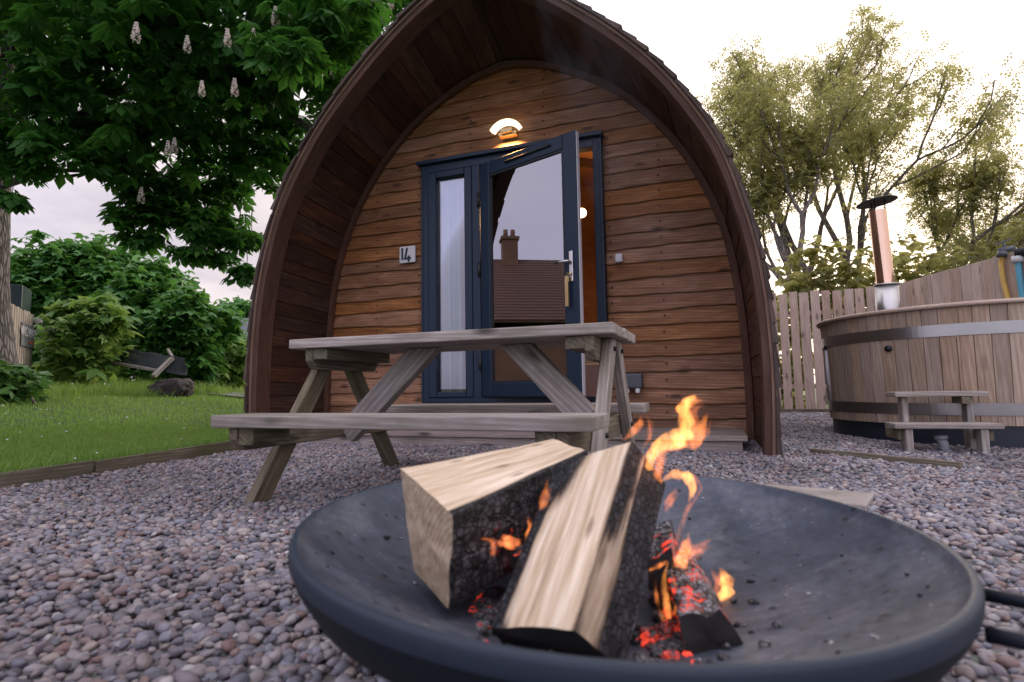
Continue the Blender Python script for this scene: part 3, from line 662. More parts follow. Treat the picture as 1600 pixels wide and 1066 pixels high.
# ------------------------------------------------------------------ logs, embers, flames
def m_log(name, fresh_lo, fresh_hi):
    t = NT(name); g = t.attr('gc', 'Vector'); ch = t.attr('ex'); em = t.attr('rnd'); 
    fib = t.noise(t.mapping(g, (3, 70, 70)), 1.6, 6, .6, .4); streak = t.noise(t.mapping(g, (1.2, 26, 26)), 2., 4, .6)
    big = t.noise(t.mapping(g, (4, 9, 9)), 2.4, 4, .6)
    col = t.ramp(t.math('ADD', t.math('MULTIPLY', fib, .55), t.math('MULTIPLY', streak, .45)), (.30, tuple(q*.55 for q in fresh_lo)), (.45, fresh_lo), (.62, fresh_hi))
    kn = t.n('TexVoronoi', {'Vector': t.mapping(g, (7, 30, 30)), 'Scale': 1.}).outputs['Distance']
    col = t.mix(t.ramp(kn, (.10, .65), (.22, 0.)), col, (.16, .10, .06))
    m_ = t.math('ADD', ch, t.math('MULTIPLY', t.math('SUBTRACT', t.math('ADD', t.math('MULTIPLY', streak, .7), t.math('MULTIPLY', big, .3)), .5), 1.1))
    scorch_shade = t.ramp(m_, (.22, 0.), (.50, 1.)); black = t.ramp(m_, (.42, 0.), (.60, 1.))
    col = t.mix(scorch_shade, col, (.085, .050, .032))
    vo = t.n('TexVoronoi', {'Vector': t.mapping(g, (62, 95, 95)), 'Scale': 1., 'Randomness': .75}, feature='DISTANCE_TO_EDGE').outputs['Distance']
    crk = t.ramp(vo, (.03, 1.), (.12, 0.))
    ash = t.ramp(t.noise(t.mapping(g, (16, 22, 22)), 2., 5, .65), (.42, 0.), (.60, .9))
    bl = t.mix(t.math('MULTIPLY', ash, t.math('MULTIPLY', t.math('SUBTRACT', 1., crk), t.math('ADD', .12, em))), (.009, .009, .012), (.33, .32, .345))
    bl = t.mix(t.math('MULTIPLY', crk, .85), bl, (.003, .003, .003))
    col = t.mix(black, col, bl)
    h = t.math('ADD', t.math('MULTIPLY', fib, .5), t.math('MULTIPLY', t.math('MULTIPLY', t.math('SUBTRACT', 1., crk), black), .8))
    hot = t.math('MULTIPLY', t.math('MULTIPLY', crk, t.math('MULTIPLY', t.math('MAXIMUM', t.math('SUBTRACT', em, .3), 0.), 1.6)), t.ramp(t.noise(g, 26, 3, .6), (.52, 0.), (.68, 1.)))
    sh = t.pbr(col, .7, 0, t.bump(h, .6, .005), **{'Emission Color': (1., .06, .022, 1), 'Emission Strength': t.math('MULTIPLY', hot, 1.5), 'Specular IOR Level': .25})
    return t.done(sh)
M_log = m_log('split_pine', (.52, .39, .26), (.76, .64, .50))
def endgrain():
    t = NT('log_end_grain'); g = t.attr('gc', 'Vector'); ch = t.attr('ex')
    w = t.n('TexWave', {'Vector': t.mapping(g, (1, 1, 1), (.05, .11, .04)), 'Scale': 34., 'Distortion': 1.6, 'Detail': 3.}, wave_type='RINGS', rings_direction='X').outputs['Fac']
    nz = t.noise(g, 55, 5, .6); col = t.ramp(t.math('ADD', t.math('MULTIPLY', w, .16), t.math('MULTIPLY', nz, .84)), (.25, (.22, .15, .09)), (.5, (.42, .315, .21)), (.75, (.58, .47, .34)))
    col = t.mix(t.ramp(t.math('ADD', ch, t.math('MULTIPLY', t.math('SUBTRACT', nz, .5), .5)), (.3, 0.), (.6, 1.)), col, (.014, .012, .012))
    return t.done(t.pbr(col, .85, 0, t.bump(nz, .5, .004)))
M_end = endgrain()
def hexlog(near, far, charf, emf=lambda s, t, u: 0., nu=30, ns=10, rough=.006, seed=1, endchar=0., rnd_=.005):
    """log body from 4 near + 4 far corners (TL,TR,BR,BL); charf(side, t across, u along) -> char"""
    near = np.array(near); far = np.array(far); L = np.linalg.norm((far-near).mean(0)); mb = MB()
    cen = (near.mean(0)+far.mean(0))/2
    G = []; att = []
    for i in range(nu+1):
        u = i/nu; q = near*(1-u)+far*u
        for s in range(4):
            for j in range(ns):
                t = j/ns; G.append(q[s]*(1-t)+q[(s+1) % 4]*t); att.append((s, t, u))
    G = np.array(G); c0 = near.mean(0); ax = (far.mean(0)-c0)/L
    loc = G-c0; lu = loc@ax; rad = loc-lu[:, None]*ax; rn = np.linalg.norm(rad, axis=1)+1e-9; dirn = rad/rn[:, None]
    e1 = frame(ax)[:, 1]; e2 = frame(ax)[:, 2]; a, b = rad@e1, rad@e2
    P = np.stack([lu*2.2, a*26, b*26], -1); dsp = rough*vnoise(P, 1., seed)+rough*.5*vnoise(P*2.3, 1., seed+1)+rough*.8*vnoise(np.stack([lu*14, a*9, b*9], -1), 1., seed+2)
    corner = np.array([min(t, 1-t) for _, t, _ in att]); dsp -= rnd_*np.exp(-corner/.03)*(.5+.5*vnoise(P*.6, 1., seed+4))
    G = G+dirn*dsp[:, None]
    G += ax*(np.where(np.array([u for *_, u in att]) == 0, 1, 0)*rough*.8*vnoise(P*1.2, 1., seed+3))[:, None]
    gc = np.stack([lu, a, b], -1)+np.array([seed*1.37, seed*.71, seed*.23])
    ex = np.array([charf(*q) for q in att]); emv = np.array([emf(*q) for q in att]); K = 4*ns
    F = [(i*K+k, (i+1)*K+k, (i+1)*K+(k+1) % K, i*K+(k+1) % K) for i in range(nu) for k in range(K)]
    mb.add(G, F, gc, emv, True, ex, 0)
    for base, flip in ((0, False), (nu*K, True)):
        ringv = G[base:base+K]; cc = ringv.mean(0); V = [cc]; 
        for f_ in (.33, .66, 1.): V += list(cc+(ringv-cc)*f_)
        V = np.array(V); V[1:1+2*K] += (ax*(.004*vnoise(V[1:1+2*K], 60., seed+8))[:, None])
        l2 = V-c0; g2 = np.stack([l2@ax, l2@e1, l2@e2], -1)
        Fq = [(0, 1+k, 1+(k+1) % K) for k in range(K)]+[(1+r_*K+k, 1+(r_+1)*K+k, 1+(r_+1)*K+(k+1) % K, 1+r_*K+(k+1) % K) for r_ in range(2) for k in range(K)]
        if flip: Fq = [q[::-1] for q in Fq]
        edge = np.r_[0, np.repeat([.33, .66, 1.], K)]*.0
        mb.add(V, Fq, g2, 0., True, endchar+edge, 1)
    return mb
def sharp(o):
    e = o.modifiers.new('edges', 'EDGE_SPLIT'); e.split_angle = math.radians(38); return o
def lerpc(*pts):
    xs, ys = zip(*pts); return lambda x: float(np.interp(x, xs, ys))
# log A: left, nearly whole, its right side charred and glowing
A_n = [dp(625, 732, .935), dp(707, 805, .80), dp(700, 951, .802), dp(646, 892, .905)]
tr = dp(918, 705, 1.20); tl = dp(865, 686, 1.33)
A_f = [tl, tr, tr-np.array([-.01, 0, .155]), tl-np.array([0, 0, .165])]
cA = lambda s, t, u: (.0+.25*max(0, t-.88)/.12 if s == 0 else .95 if s == 1 else .7 if s == 2 else .05+.5*(t < .25))
eA = lambda s, t, u: (.55*max(0, 1-abs(u-.32)/.45)*max(0, 1-abs(t-.55)/.6) if s == 1 else 0.)
tag(sharp(hexlog(A_n, A_f, cA, eA, rough=.0026, seed=3, rnd_=.002).build('split_log', [M_log, M_end], None)), 'pale split log with clean square end and charred side, left in fire bowl', 'log')
# log B: right, leaning across the fire
B_n = [dp(766, 979, .735), dp(899, 984, .70), dp(975, 1052, .715), dp(800, 1035, .76)]
B_f = [dp(868, 726, 1.02), dp(987, 690, 1.0), dp(1040, 757, .99), dp(905, 800, 1.06)]
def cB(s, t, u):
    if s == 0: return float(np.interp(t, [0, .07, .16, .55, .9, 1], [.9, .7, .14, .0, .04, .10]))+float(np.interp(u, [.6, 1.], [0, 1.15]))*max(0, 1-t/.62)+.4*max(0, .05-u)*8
    if s == 1: lo_c = float(np.interp(t, [0, .06, .2, .42, .60, 1], [.52, .46, .33, .44, .9, 1])); hi_c = float(np.interp(t, [0, .12, .24, .34, .46, 1], [.55, .85, .62, .34, .95, 1])); k_ = float(np.interp(u, [.38, .62], [0, 1])); return lo_c*(1-k_)+hi_c*k_  # right face: real char, plus extra brown near the ridge painted in as shade
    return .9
eB = lambda s, t, u: (.5*max(0, 1-u/.5) if s == 2 else .35 if s == 3 else 0)
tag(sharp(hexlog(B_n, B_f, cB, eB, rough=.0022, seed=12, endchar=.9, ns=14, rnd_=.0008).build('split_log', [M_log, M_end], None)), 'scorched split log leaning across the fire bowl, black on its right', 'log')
# charred remains
full = lambda s, t, u: 1.05
def chunk(near, far, label, em, seed, endc=.9):
    tag(hexlog(near, far, full, lambda s, t, u: em, nu=16, ns=6, rough=.009, seed=seed, endchar=endc).build('charred_log', [M_log, M_end], None), label, 'log', 'burnt pieces in the fire bowl')
chunk([dp(708, 978, .83), dp(748, 990, .80), dp(752, 1024, .80), dp(700, 1006, .83)], [dp(752, 912, .98), dp(800, 925, .95), dp(806, 955, .94), dp(760, 950, .97)], 'small ash grey burnt stub with pale end below the left log', .6, 21, .25)
chunk([dp(1062, 965, .775), dp(1122, 955, .785), dp(1180, 1032, .785), dp(1066, 1042, .765)], [dp(1030, 868, 1.02), dp(1072, 858, 1.05), dp(1108, 915, 1.03), dp(1042, 915, 1.02)], 'crazed ash grey burnt log lying right of the flames', .75, 33)
chunk([dp(795, 872, .92), dp(838, 862, .93), dp(850, 915, .92), dp(800, 930, .90)], [dp(845, 815, 1.10), dp(890, 812, 1.12), dp(900, 850, 1.12), dp(850, 860, 1.10)], 'glowing ash covered piece wedged between the two big logs', .9, 41)
chunk([dp(1010, 880, .95), dp(1046, 862, .96), dp(1056, 905, .96), dp(1014, 925, .95)], [dp(1015, 820, 1.2), dp(1050, 812, 1.22), dp(1060, 850, 1.22), dp(1020, 855, 1.2)], 'black burnt stub close behind the leaning log', .7, 52)
# glowing coals
def m_coal():
    t = NT('coal'); co = t.n('TexCoord').outputs['Object']; r = t.attr('rnd')
    a = t.noise(co, 70, 4, .65); hot = t.math('MULTIPLY', t.ramp(a, (.42, 0.), (.62, 1.)), t.ramp(r, (.58, .0), (1., 1.)))
    col = t.mix(t.ramp(t.noise(co, 120, 3), (.45, 0.), (.7, .7)), (.012, .011, .012), (.25, .24, .25))
    return t.done(t.pbr(col, .9, 0, t.bump(a, .8, .006), **{'Emission Color': (1., .06, .022, 1), 'Emission Strength': t.math('MULTIPLY', hot, .9)}))
M_coal = m_coal(); r = RS(31); q, f = ico(2); Vs = []; rr = []
def scatter(n, a, b, w, s0, s1, hot):
    for _ in range(n):
        t = r.rand(); p = np.array(a)*(1-t)+np.array(b)*t+np.r_[r.normal(0, w, 2)]
        s = r.uniform(s0, s1); P = q*s*np.array([r.uniform(.8, 1.4), r.uniform(.7, 1.1), r.uniform(.5, .8)]); P = P*(1+.35*vnoise(q+r.uniform(0, 9, 3), 1.8, 3)[:, None])
        P = P@rotmats(1, r, .5)[0].T; Vs.append(P+on_bowl(p[0], p[1], s*.4)); rr.append(np.full(len(q), np.clip(hot+r.normal(0, .25), 0, 1)))
scatter(64, (-.075, .76), (-.105, 1.06), .022, .005, .013, .62); scatter(60, (-.30, .78), (-.24, .98), .03, .005, .012, .5); scatter(30, (-.27, .70), (-.16, .74), .02, .004, .009, .35); scatter(26, (-.02, .82), (-.03, 1.05), .05, .004, .010, .1)
tag(bulk('embers', np.array(Vs), f, M_coal, None, True, [('rnd', 'FLOAT', np.array(rr), 'value')], org=(BC[0], BC[1], .12)), kind='stuff')
Vs = []; rr = []
for _ in range(150):
    a = r.uniform(0, 6.28); d = .46*math.sqrt(r.rand()); s = r.choice([.0015, .002, .003, .004, .006], p=[.35, .3, .2, .1, .05])
    P = q*s*np.array([r.uniform(.7, 1.8), 1, .5]); P = P@rotmats(1, r, .3)[0].T*(1); Vs.append(P+on_bowl(BC[0]+d*math.cos(a), BC[1]+d*math.sin(a), s*.3)); rr.append(np.full(len(q), .9 if r.rand() < .45 else .1))
t = NT('ash_bits'); M_ash = t.done(t.pbr(t.ramp(t.attr('rnd'), (.3, (.012, .012, .014)), (.6, (.30, .29, .29))), .9))
tag(bulk('ash_bits', np.array(Vs), f, M_ash, None, True, [('rnd', 'FLOAT', np.array(rr), 'value')], org=(BC[0], BC[1], .12)), kind='stuff')
# flames: closed tongues of glowing gas
def m_flame(name, st, col):
    t = NT(name); co = t.n('TexCoord').outputs['Object']
    nz = t.ramp(t.noise(t.mapping(co, (1, 1, .45)), 46, 3, .6), (.32, .05), (.68, 1.5))
    return t.done(t.n('Emission', {'Color': (*col, 1), 'Strength': t.math('MULTIPLY', nz, st)}).outputs[0], vol=True)
M_fl = m_flame('flame_gas', 40., (1., .27, .06)); M_fl2 = m_flame('flame_gas_pale', 22., (1., .24, .07)); M_fl3 = m_flame('flame_gas_bright', 70., (1., .36, .08))
fire = thing('fire', (-.09, .9, .13), 'orange flames licking up right of the leaning log in the fire bowl', 'fire')
def flame(pts, D, w, mat=None, D2=None, flat=.55):
    """pts pixels base->tip, w widths in pixels; smoothed into a twisting tongue with its own depth"""
    P = np.array(pts, float); n = len(P); u = np.linspace(0, 1, n); uu = np.linspace(0, 1, 22)
    Q = catmull(P, 22); ww = np.interp(uu, np.linspace(0, 1, len(w)), w); dd = np.linspace(D, D2 or D, 22)+.012*np.sin(uu*6+P[0, 0])
    rf = RS(int(P[0, 0]*3+P[-1, 1]))
    for k in range(1 if max(w) < 10 else 3):
        j = np.zeros_like(Q) if k == 0 else rf.normal(0, .22*max(w), (1, 2))*np.linspace(.4, 1, 22)[:, None]+np.stack([smooth_noise1(uu, k*31+int(P[0, 0]), 3.)*.35*max(w), 0*uu], -1)
        X = np.array([dp(a, b, d+.008*k) for (a, b), d in zip(Q+j, dd)]); rad = ww*dd/FPX*.5*(1 if k == 0 else rf.uniform(.35, .75))
        if k: rad = rad*(np.interp(uu, [0, .15, .8, 1], [.3, 1, 1, .2]))
        m = MB(); m.tube(X, np.maximum(rad, .0006), 14, flat=flat, up=W_); V_ = m.v[0]; cen = np.repeat(X, 14, 0)
        m.v[0] = cen+(V_-cen)*(1+.55*vnoise(V_, 75., 5+k)+.25*vnoise(V_, 160., 9))[:, None]
        m.build('flame', (mat or M_fl) if k == 0 else M_fl2, fire)
flame([(1018, 735), (1016, 712), (1040, 692), (1066, 676), (1072, 655), (1066, 637), (1086, 618)], .97, [10, 18, 26, 34, 26, 20, 8], M_fl3)
flame([(1052, 690), (1082, 690), (1094, 672), (1108, 640)], .985, [14, 24, 16, 2], M_fl)
flame([(1060, 646), (1078, 628), (1098, 626)], .97, [14, 18, 4], M_fl)
flame([(972, 688), (986, 678), (999, 664), (1003, 648)], 1.0, [3, 11, 13, 2], M_fl)
flame([(1003, 702), (1013, 684), (1015, 664), (1008, 648)], .99, [3, 10, 10, 2], M_fl2)
flame([(1026, 770), (1030, 735), (1040, 703), (1066, 698), (1084, 694)], .98, [10, 18, 14, 12, 3], M_fl)
flame([(1034, 752), (1052, 742), (1074, 746), (1083, 764), (1076, 784)], .97, [6, 16, 20, 15, 3], M_fl3)
flame([(1040, 800), (1046, 782), (1058, 765)], .97, [4, 14, 8], M_fl2)
flame([(1048, 868), (1060, 836), (1072, 800), (1094, 768)], .98, [10, 9, 8, 4], M_fl2)
flame([(1046, 905), (1062, 880), (1074, 848), (1076, 832)], .97, [16, 26, 18, 3], M_fl)
flame([(1068, 884), (1084, 860), (1110, 844)], .98, [12, 18, 4], M_fl2)
flame([(1042, 1034), (1046, 1000), (1042, 950), (1038, 905), (1044, 880)], .86, [10, 15, 13, 12, 3], M_fl3, .93)
flame([(1036, 970), (1026, 935), (1024, 905)], .88, [8, 7, 2], M_fl); flame([(1052, 960), (1062, 935), (1052, 905), (1050, 890)], .88, [9, 8, 6, 2], M_fl)
flame([(1118, 942), (1134, 925), (1136, 905), (1124, 886)], .95, [8, 24, 20, 2], M_fl3); flame([(1118, 930), (1108, 910), (1096, 898)], .95, [8, 8, 2], M_fl2)
flame([(1014, 892), (1030, 884), (1044, 878)], .93, [5, 12, 4], M_fl)
flame([(822, 862), (829, 835), (826, 808)], .90, [6, 15, 3], M_fl); flame([(832, 830), (846, 800), (852, 775), (856, 748)], .93, [6, 13, 14, 2], M_fl); flame([(858, 812), (864, 790), (860, 764)], .95, [5, 9, 2], M_fl)
flame([(780, 850), (794, 846), (812, 852)], .86, [8, 26, 8], M_fl2); flame([(770, 868), (768, 846), (752, 842)], .85, [8, 10, 3], M_fl2)

# thin smoke: closed plumes of faint scattering air
def smoke(pts, rad, dens, name):
    P = catmull(np.array(pts, float), 30) if False else np.stack([np.interp(np.linspace(0, len(pts)-1, 30), range(len(pts)), [q[i] for q in pts]) for i in range(3)], -1)
    m = MB(); m.tube(P, np.interp(np.linspace(0, 1, 30), np.linspace(0, 1, len(rad)), rad), 16)
    t = NT(name); co = t.n('TexCoord').outputs['Object']; f = t.ramp(t.noise(t.mapping(co, (1, 1, .6)), 2.2/np.mean(rad)*.5, 4, .6, .6), (.50, 0.), (.78, 1.))
    v = t.n('VolumePrincipled', {'Color': (.72, .80, 1., 1), 'Density': t.math('MULTIPLY', f, dens), 'Anisotropy': .3}).outputs[0]
    mat = t.done(v, vol=True); tag(m.build(name, mat), kind='stuff')
smoke([dp(1080, 700, 1.02), dp(1070, 590, 1.06), dp(1030, 420, 1.14), dp(975, 250, 1.22), dp(935, 110, 1.3), dp(900, -80, 1.4)], [.02, .05, .075, .10, .12, .13], .42, 'smoke')
# ------------------------------------------------------------------ hot tub, chimney, steps, fence
M_tub = wood('tub_wood', (.37, .27, .195), (.51, .39, .295), (.22, .145, .10), knots=.35, var=.28, fib=20, bump=.2)
M_tubrim = wood('tub_rim_wood', (.50, .38, .30), (.62, .50, .41), (.34, .24, .18), knots=0, var=.1)
M_fence = wood('fence_boards', (.46, .345, .275), (.60, .475, .395), (.27, .19, .145), knots=.7, var=.28, bump=.35)
M_hoop = plain('hoop_steel', (.50, .48, .47), .30, 1., .15, 12, .05)
M_tarp = plain('tub_skirt', (.014, .020, .032), .45, 0, .1)
TC = np.array([2.07, 6.12, 0.]); RT, RB, ZT = 1.085, 1.045, 1.05
tub = thing('hot_tub', TC, 'round timber hot tub with steel hoops standing on the pebbles by the fence', 'hot tub')
def trad(z): return RB+(RT-RB)*(z-.15)/(ZT-.15)
m = MB(); ns = 66
for k in range(ns):
    a0 = 2*math.pi*k/ns+.002; a1 = 2*math.pi*(k+1)/ns-.002; V = []; rd = rng.rand(); j = rng.uniform(-.001, .001)
    for a in (a0, (a0+a1)/2, a1):
        for z, dr in ((.16, 0), (ZT, 0), (ZT, -.05), (.16, -.05)): V.append((TC[0]+(trad(z)+dr+j)*math.cos(a), TC[1]+(trad(z)+dr+j)*math.sin(a), z))
    g = [(v[2], (i//4)*.05, 0 if i % 4 < 2 else .05) for i, v in enumerate(V)]
    m.add(V, [(0, 4, 5, 1), (4, 8, 9, 5), (2, 6, 7, 3), (6, 10, 11, 7), (1, 5, 6, 2), (5, 9, 10, 6), (0, 1, 2, 3), (8, 11, 10, 9), (0, 3, 7, 4), (4, 7, 11, 8)], np.array(g)+rng.uniform(-20, 20, 3), rd)
m.build('staves', M_tub, tub)
m = MB(); m.lathe([(RT-.06, ZT+.002), (RT-.06, ZT+.032), (RT+.025, ZT+.034), (RT+.032, ZT+.018), (RT+.025, ZT+.002)], TC, 96, closed=True); m.build('rim', M_tubrim, tub)
for z0, z1 in ((.835, .925), (.235, .325)):
    m = MB(); m.lathe([(trad(z0)+.001, z0), (trad(z0)+.005, z0), (trad(z1)+.005, z1), (trad(z1)+.001, z1)], TC, 160, closed=True, smooth=False)
    if z0 > .5:
        for da in (0, .05, .085, .11, .14):
            a = math.radians(-82)+da*1.1; R = trad(.88)+.006; m.beam((TC[0]+R*math.cos(a), TC[1]+R*math.sin(a), z0-.004), (TC[0]+R*math.cos(a), TC[1]+R*math.sin(a), z1+.004), .006, .012)
    m.build('hoop', M_hoop, tub)
m = MB(); m.lathe([(RB-.02, -.03), (RB-.02, .158)], TC, 72); m.build('skirt', M_tarp, tub)
m = MB(); m.lathe([(.001, .82), (RT-.06, .82)], TC, 48)
tw = NT('tub_water'); M_water = tw.done(tw.pbr((.02, .05, .06), .05, 0, tw.bump(tw.noise(tw.n('TexCoord').outputs['Object'], 4., 3), .1, .02)))
m.build('water', M_water, tub)
h = on(1338, 543, 1, 5.35); a = math.atan2(h[1]-TC[1], h[0]-TC[0]); a = math.radians(-133); R = trad(.76)
m = MB(); m.tube([(TC[0]+(R-.01)*math.cos(a), TC[1]+(R-.01)*math.sin(a), .765), (TC[0]+(R+.022)*math.cos(a), TC[1]+(R+.022)*math.sin(a), .765)], .026, 14); m.build('outlet_plug', M_black, tub)
# chimney
cy = 7.28; c0 = on(1381, 470, 1, cy); ch = thing('stove_chimney', (c0[0], cy, 0), 'shiny metal stove chimney with dark rain cap rising behind the hot tub', 'chimney')
b0 = on(1385, 445, 1, cy); t0 = on(1370, 330, 1, cy)
m = MB(); m.tube([(b0[0], cy, .9), (b0[0], cy, b0[2])], .118, 28); m.tube([(b0[0], cy, b0[2]-.012), (b0[0], cy, b0[2]+.004)], .124, 28); m.build('heat_shield', M_hoop, ch)
m = MB(); top_ = np.array([b0[0]-.035, cy, t0[2]]); m.tube([(b0[0]-.005, cy, b0[2]-.05), top_], .088, 28, cap=False); m.build('flue', plain('flue_steel', (.80, .54, .38), .13, 1., .1, 6, .02), ch)
m = MB(); R = frame((1, 0, .10)); m.lathe([(.001, .055), (.10, .038), (.20, .008), (.205, -.004), (.10, .02), (.001, .03)], top_+np.array([0, 0, .10]), 32, R=R)
for k in range(3): e = np.array([math.cos(2.1*k), math.sin(2.1*k), 0])*.075; m.tube([top_+e-np.array([0, 0, .03]), top_+e+np.array([0, 0, .13])], .006, 6)
m.build('rain_cap', M_black, ch)
smoke([top_+np.array([0, 0, .1]), top_+np.array([.15, 0, .35]), top_+np.array([.5, 0, .65]), top_+np.array([1.0, .1, .95]), top_+np.array([1.7, .2, 1.3])], [.12, .2, .3, .4, .5], .28, 'smoke')
# steps
st = thing('tub_steps', (1.49, 4.72, 0), 'two tread weathered timber steps in front of the hot tub', 'steps')
sR = frame((.985, .07, 0))
def sb(c, s, nm, mat=M_table): 
    b = MB(); b.box(c, s, sR); b.build(nm, mat, st, .006)
p1, p2 = on(1398, 616, 1, 4.80), on(1541, 613, 1, 4.87); q1, q2 = on(1398, 666, 1, 4.60), on(1566, 664, 1, 4.68)
cu = (p1+p2)/2; cl = (q1+q2)/2; lu = np.linalg.norm(p2-p1); ll = np.linalg.norm(q2-q1)
sb(cu+np.array([0, .10, -.006]), (lu, .20, .036), 'tread'); sb(cl+np.array([0, .10, -.006]), (ll, .20, .036), 'tread')
zu, zl = cu[2]-.026, cl[2]-.026
for x in (cu[0]-lu/2+.085, cu[0]+lu/2-.085): sb((x, cu[1]+.12+(x-cu[0])*.07, zu/2-.02), (.042, .085, zu+.04), 'leg')
for x in (cl[0]-ll/2+.095, cl[0]+ll/2-.105): sb((x, cl[1]+.06+(x-cl[0])*.07, zl/2-.02), (.046, .085, zl+.04), 'leg')
for x in (cl[0]-ll/2+.055, cl[0]+ll/2-.062):
    b = MB(); b.beam((x, cl[1]+.05, zl-.045), (x, cl[1]+.36, zl-.045), .03, .07); b.build('bracket', M_tabled, st, .004)
b = MB(); x = cu[0]+lu/2-.13; b.beam((x, cu[1]+.01, zu-.026), (x, cu[1]+.2, zu-.026), .05, .05); b.build('bracket', M_tabled, st, .004)
# drain stub by the steps, white pipe on tub's left
d0 = on(1475, 705, 2, .0); dp_ = thing('drain_pipe', d0, 'short grey plastic pipe stub in the pebbles between the tub steps', 'pipe')
m = MB(); m.tube([d0+np.array([0.01, 0, -.03]), d0+np.array([0, 0, .05]), d0+np.array([-.01, 0, .085])], .032, 18); m.build('pipe', plain('pipe_grey', (.30, .31, .33), .5), dp_)
m = MB(); m.tube([d0+np.array([-.01, 0, .085]), d0+np.array([-.013, 0, .108])], .041, 18); m.build('collar', plain('pipe_grey2', (.34, .35, .37), .5), dp_)
wq = on(1276, 570, 1, 6.0); m = MB(); m.tube([(1.00, 6.02, 1.05-.24), (1.0, 6.02, .55), (1.03, 6.05, .30)], .016, 10)
wp = thing('overflow_pipe', (1.0, 6.02, .3), 'thin white overflow pipe on the left side of the hot tub', 'pipe'); m.build('pipe', M_white, wp)
m = MB(); m.tube([(1.0, 6.02, .81), (1.0, 6.02, .85)], .022, 10); m.build('cap', M_black, wp)
# fence
def fence(name, a, b, label, n, z1, gap, seed, zj=.02):
    a = np.array(a); b = np.array(b); L = np.linalg.norm(b-a); u = (b-a)/L; nrm = np.array([-u[1], u[0]]); ob = thing(name, (*((a+b)/2), 0), label, 'fence', 'fences round the hot tub corner')
    r = RS(seed); w = L/n; R = frame((*u, 0)); z0 = .05
    for k in range(n):
        c = a+u*(k+.5)*w; zt = z1+r.uniform(-zj, zj); bw = w-gap*r.uniform(.5, 1.5); m = MB(); tl = r.normal(0, .006)
        m.box((c[0], c[1], (zt+z0)/2), (bw, .022, zt-z0), R@np.array([[1, 0, tl], [0, 1, 0], [-tl, 0, 1]])); m.build('picket', M_fence, ob, .003)
    for z in (.45, 1.7):
        m = MB(); p = np.array([*a, z])+np.array([*nrm, 0])*.04; q = np.array([*b, z])+np.array([*nrm, 0])*.04; m.beam(p, q, .045, .075); m.build('rail', M_fence, ob)
    for s in np.arange(.0, L+.01, 1.75):
        c = a+u*s+nrm*.10; m = MB(); m.bx(c[0]-.045, c[0]+.045, c[1]-.045, c[1]+.045, -.05, z1-.1); m.build('post', M_fence, ob)
    m = MB(); m.beam((*a, .02), (*b, .02), .03, .09); m.build('gravel_board', M_tabled, ob)
    return u, nrm
fence('picket_fence', (.40, 10.68), (2.735, 10.70), 'pale timber picket fence with gaps standing behind the hot tub', 14, 2.07, .030, 4)
fu, fn = fence('picket_fence', (2.76, 10.62), (4.25, 6.1), 'pale close boarded timber fence running along right of the hot tub', 26, 2.06, .006, 5, .008)
# hoses over the fence
def onside(u, v, off=-.04):
    p0 = np.array([2.76, 10.62])+fn*off*1.; n3 = np.array([*fn, 0]); d = ray(u, v); t = ((np.array([*p0, 0])-O_)@n3)/(d@n3); return O_+d*t
sgn = -1 if (np.array([0, 0])-np.array([2.76, 10.62]))@fn < 0 else 1
def hose(pts, rad, mat, name, label, extra=None):
    X = [onside(u, v, sgn*.05) for u, v in pts]; o = thing(name, X[0], label, 'hose'); m = MB(); Q = np.array(X); 
    QQ = np.stack([np.interp(np.linspace(0, len(Q)-1, 24), range(len(Q)), Q[:, i]) for i in range(3)], -1); m.tube(QQ, rad, 12); m.build('hose', mat, o); return o, X
oy, X = hose([(1567, 398), (1564, 412), (1568, 440), (1576, 470), (1582, 500), (1590, 560)], .028, plain('yellow_hose', (.66, .42, .10), .45), 'yellow_hose', 'yellow garden hose hanging over the fence behind the tub')
m = MB(); p = X[0]; m.tube([p+np.array([-.02, 0, -.03]), p+np.array([.0, 0, .04])], .05, 10); m.tube([p+np.array([-.04, 0, .05]), p+np.array([.12, 0, .07])], .035, 10); m.tube([p+np.array([.02, 0, .05]), p+np.array([.02, 0, .14])], .018, 8); m.beam(p+np.array([-.07, 0, .135]), p+np.array([.10, 0, .19]), .03, .02); m.build('tap', M_grey, oy)
ob_, X = hose([(1590, 404), (1591, 412), (1594, 440), (1600, 480), (1606, 530)], .032, plain('blue_hose', (.10, .36, .48), .4), 'blue_hose', 'blue pipe with white collar hanging at the right edge of fence')
m = MB(); p = X[0]; m.tube([p+np.array([0, 0, -.05]), p+np.array([0, 0, .03])], .06, 12); m.build('collar', M_white, ob_); m = MB(); m.tube([p+np.array([-.02, 0, .06]), p+np.array([.30, -.2, .09])], .06, 10); m.build('valve', M_black, ob_)

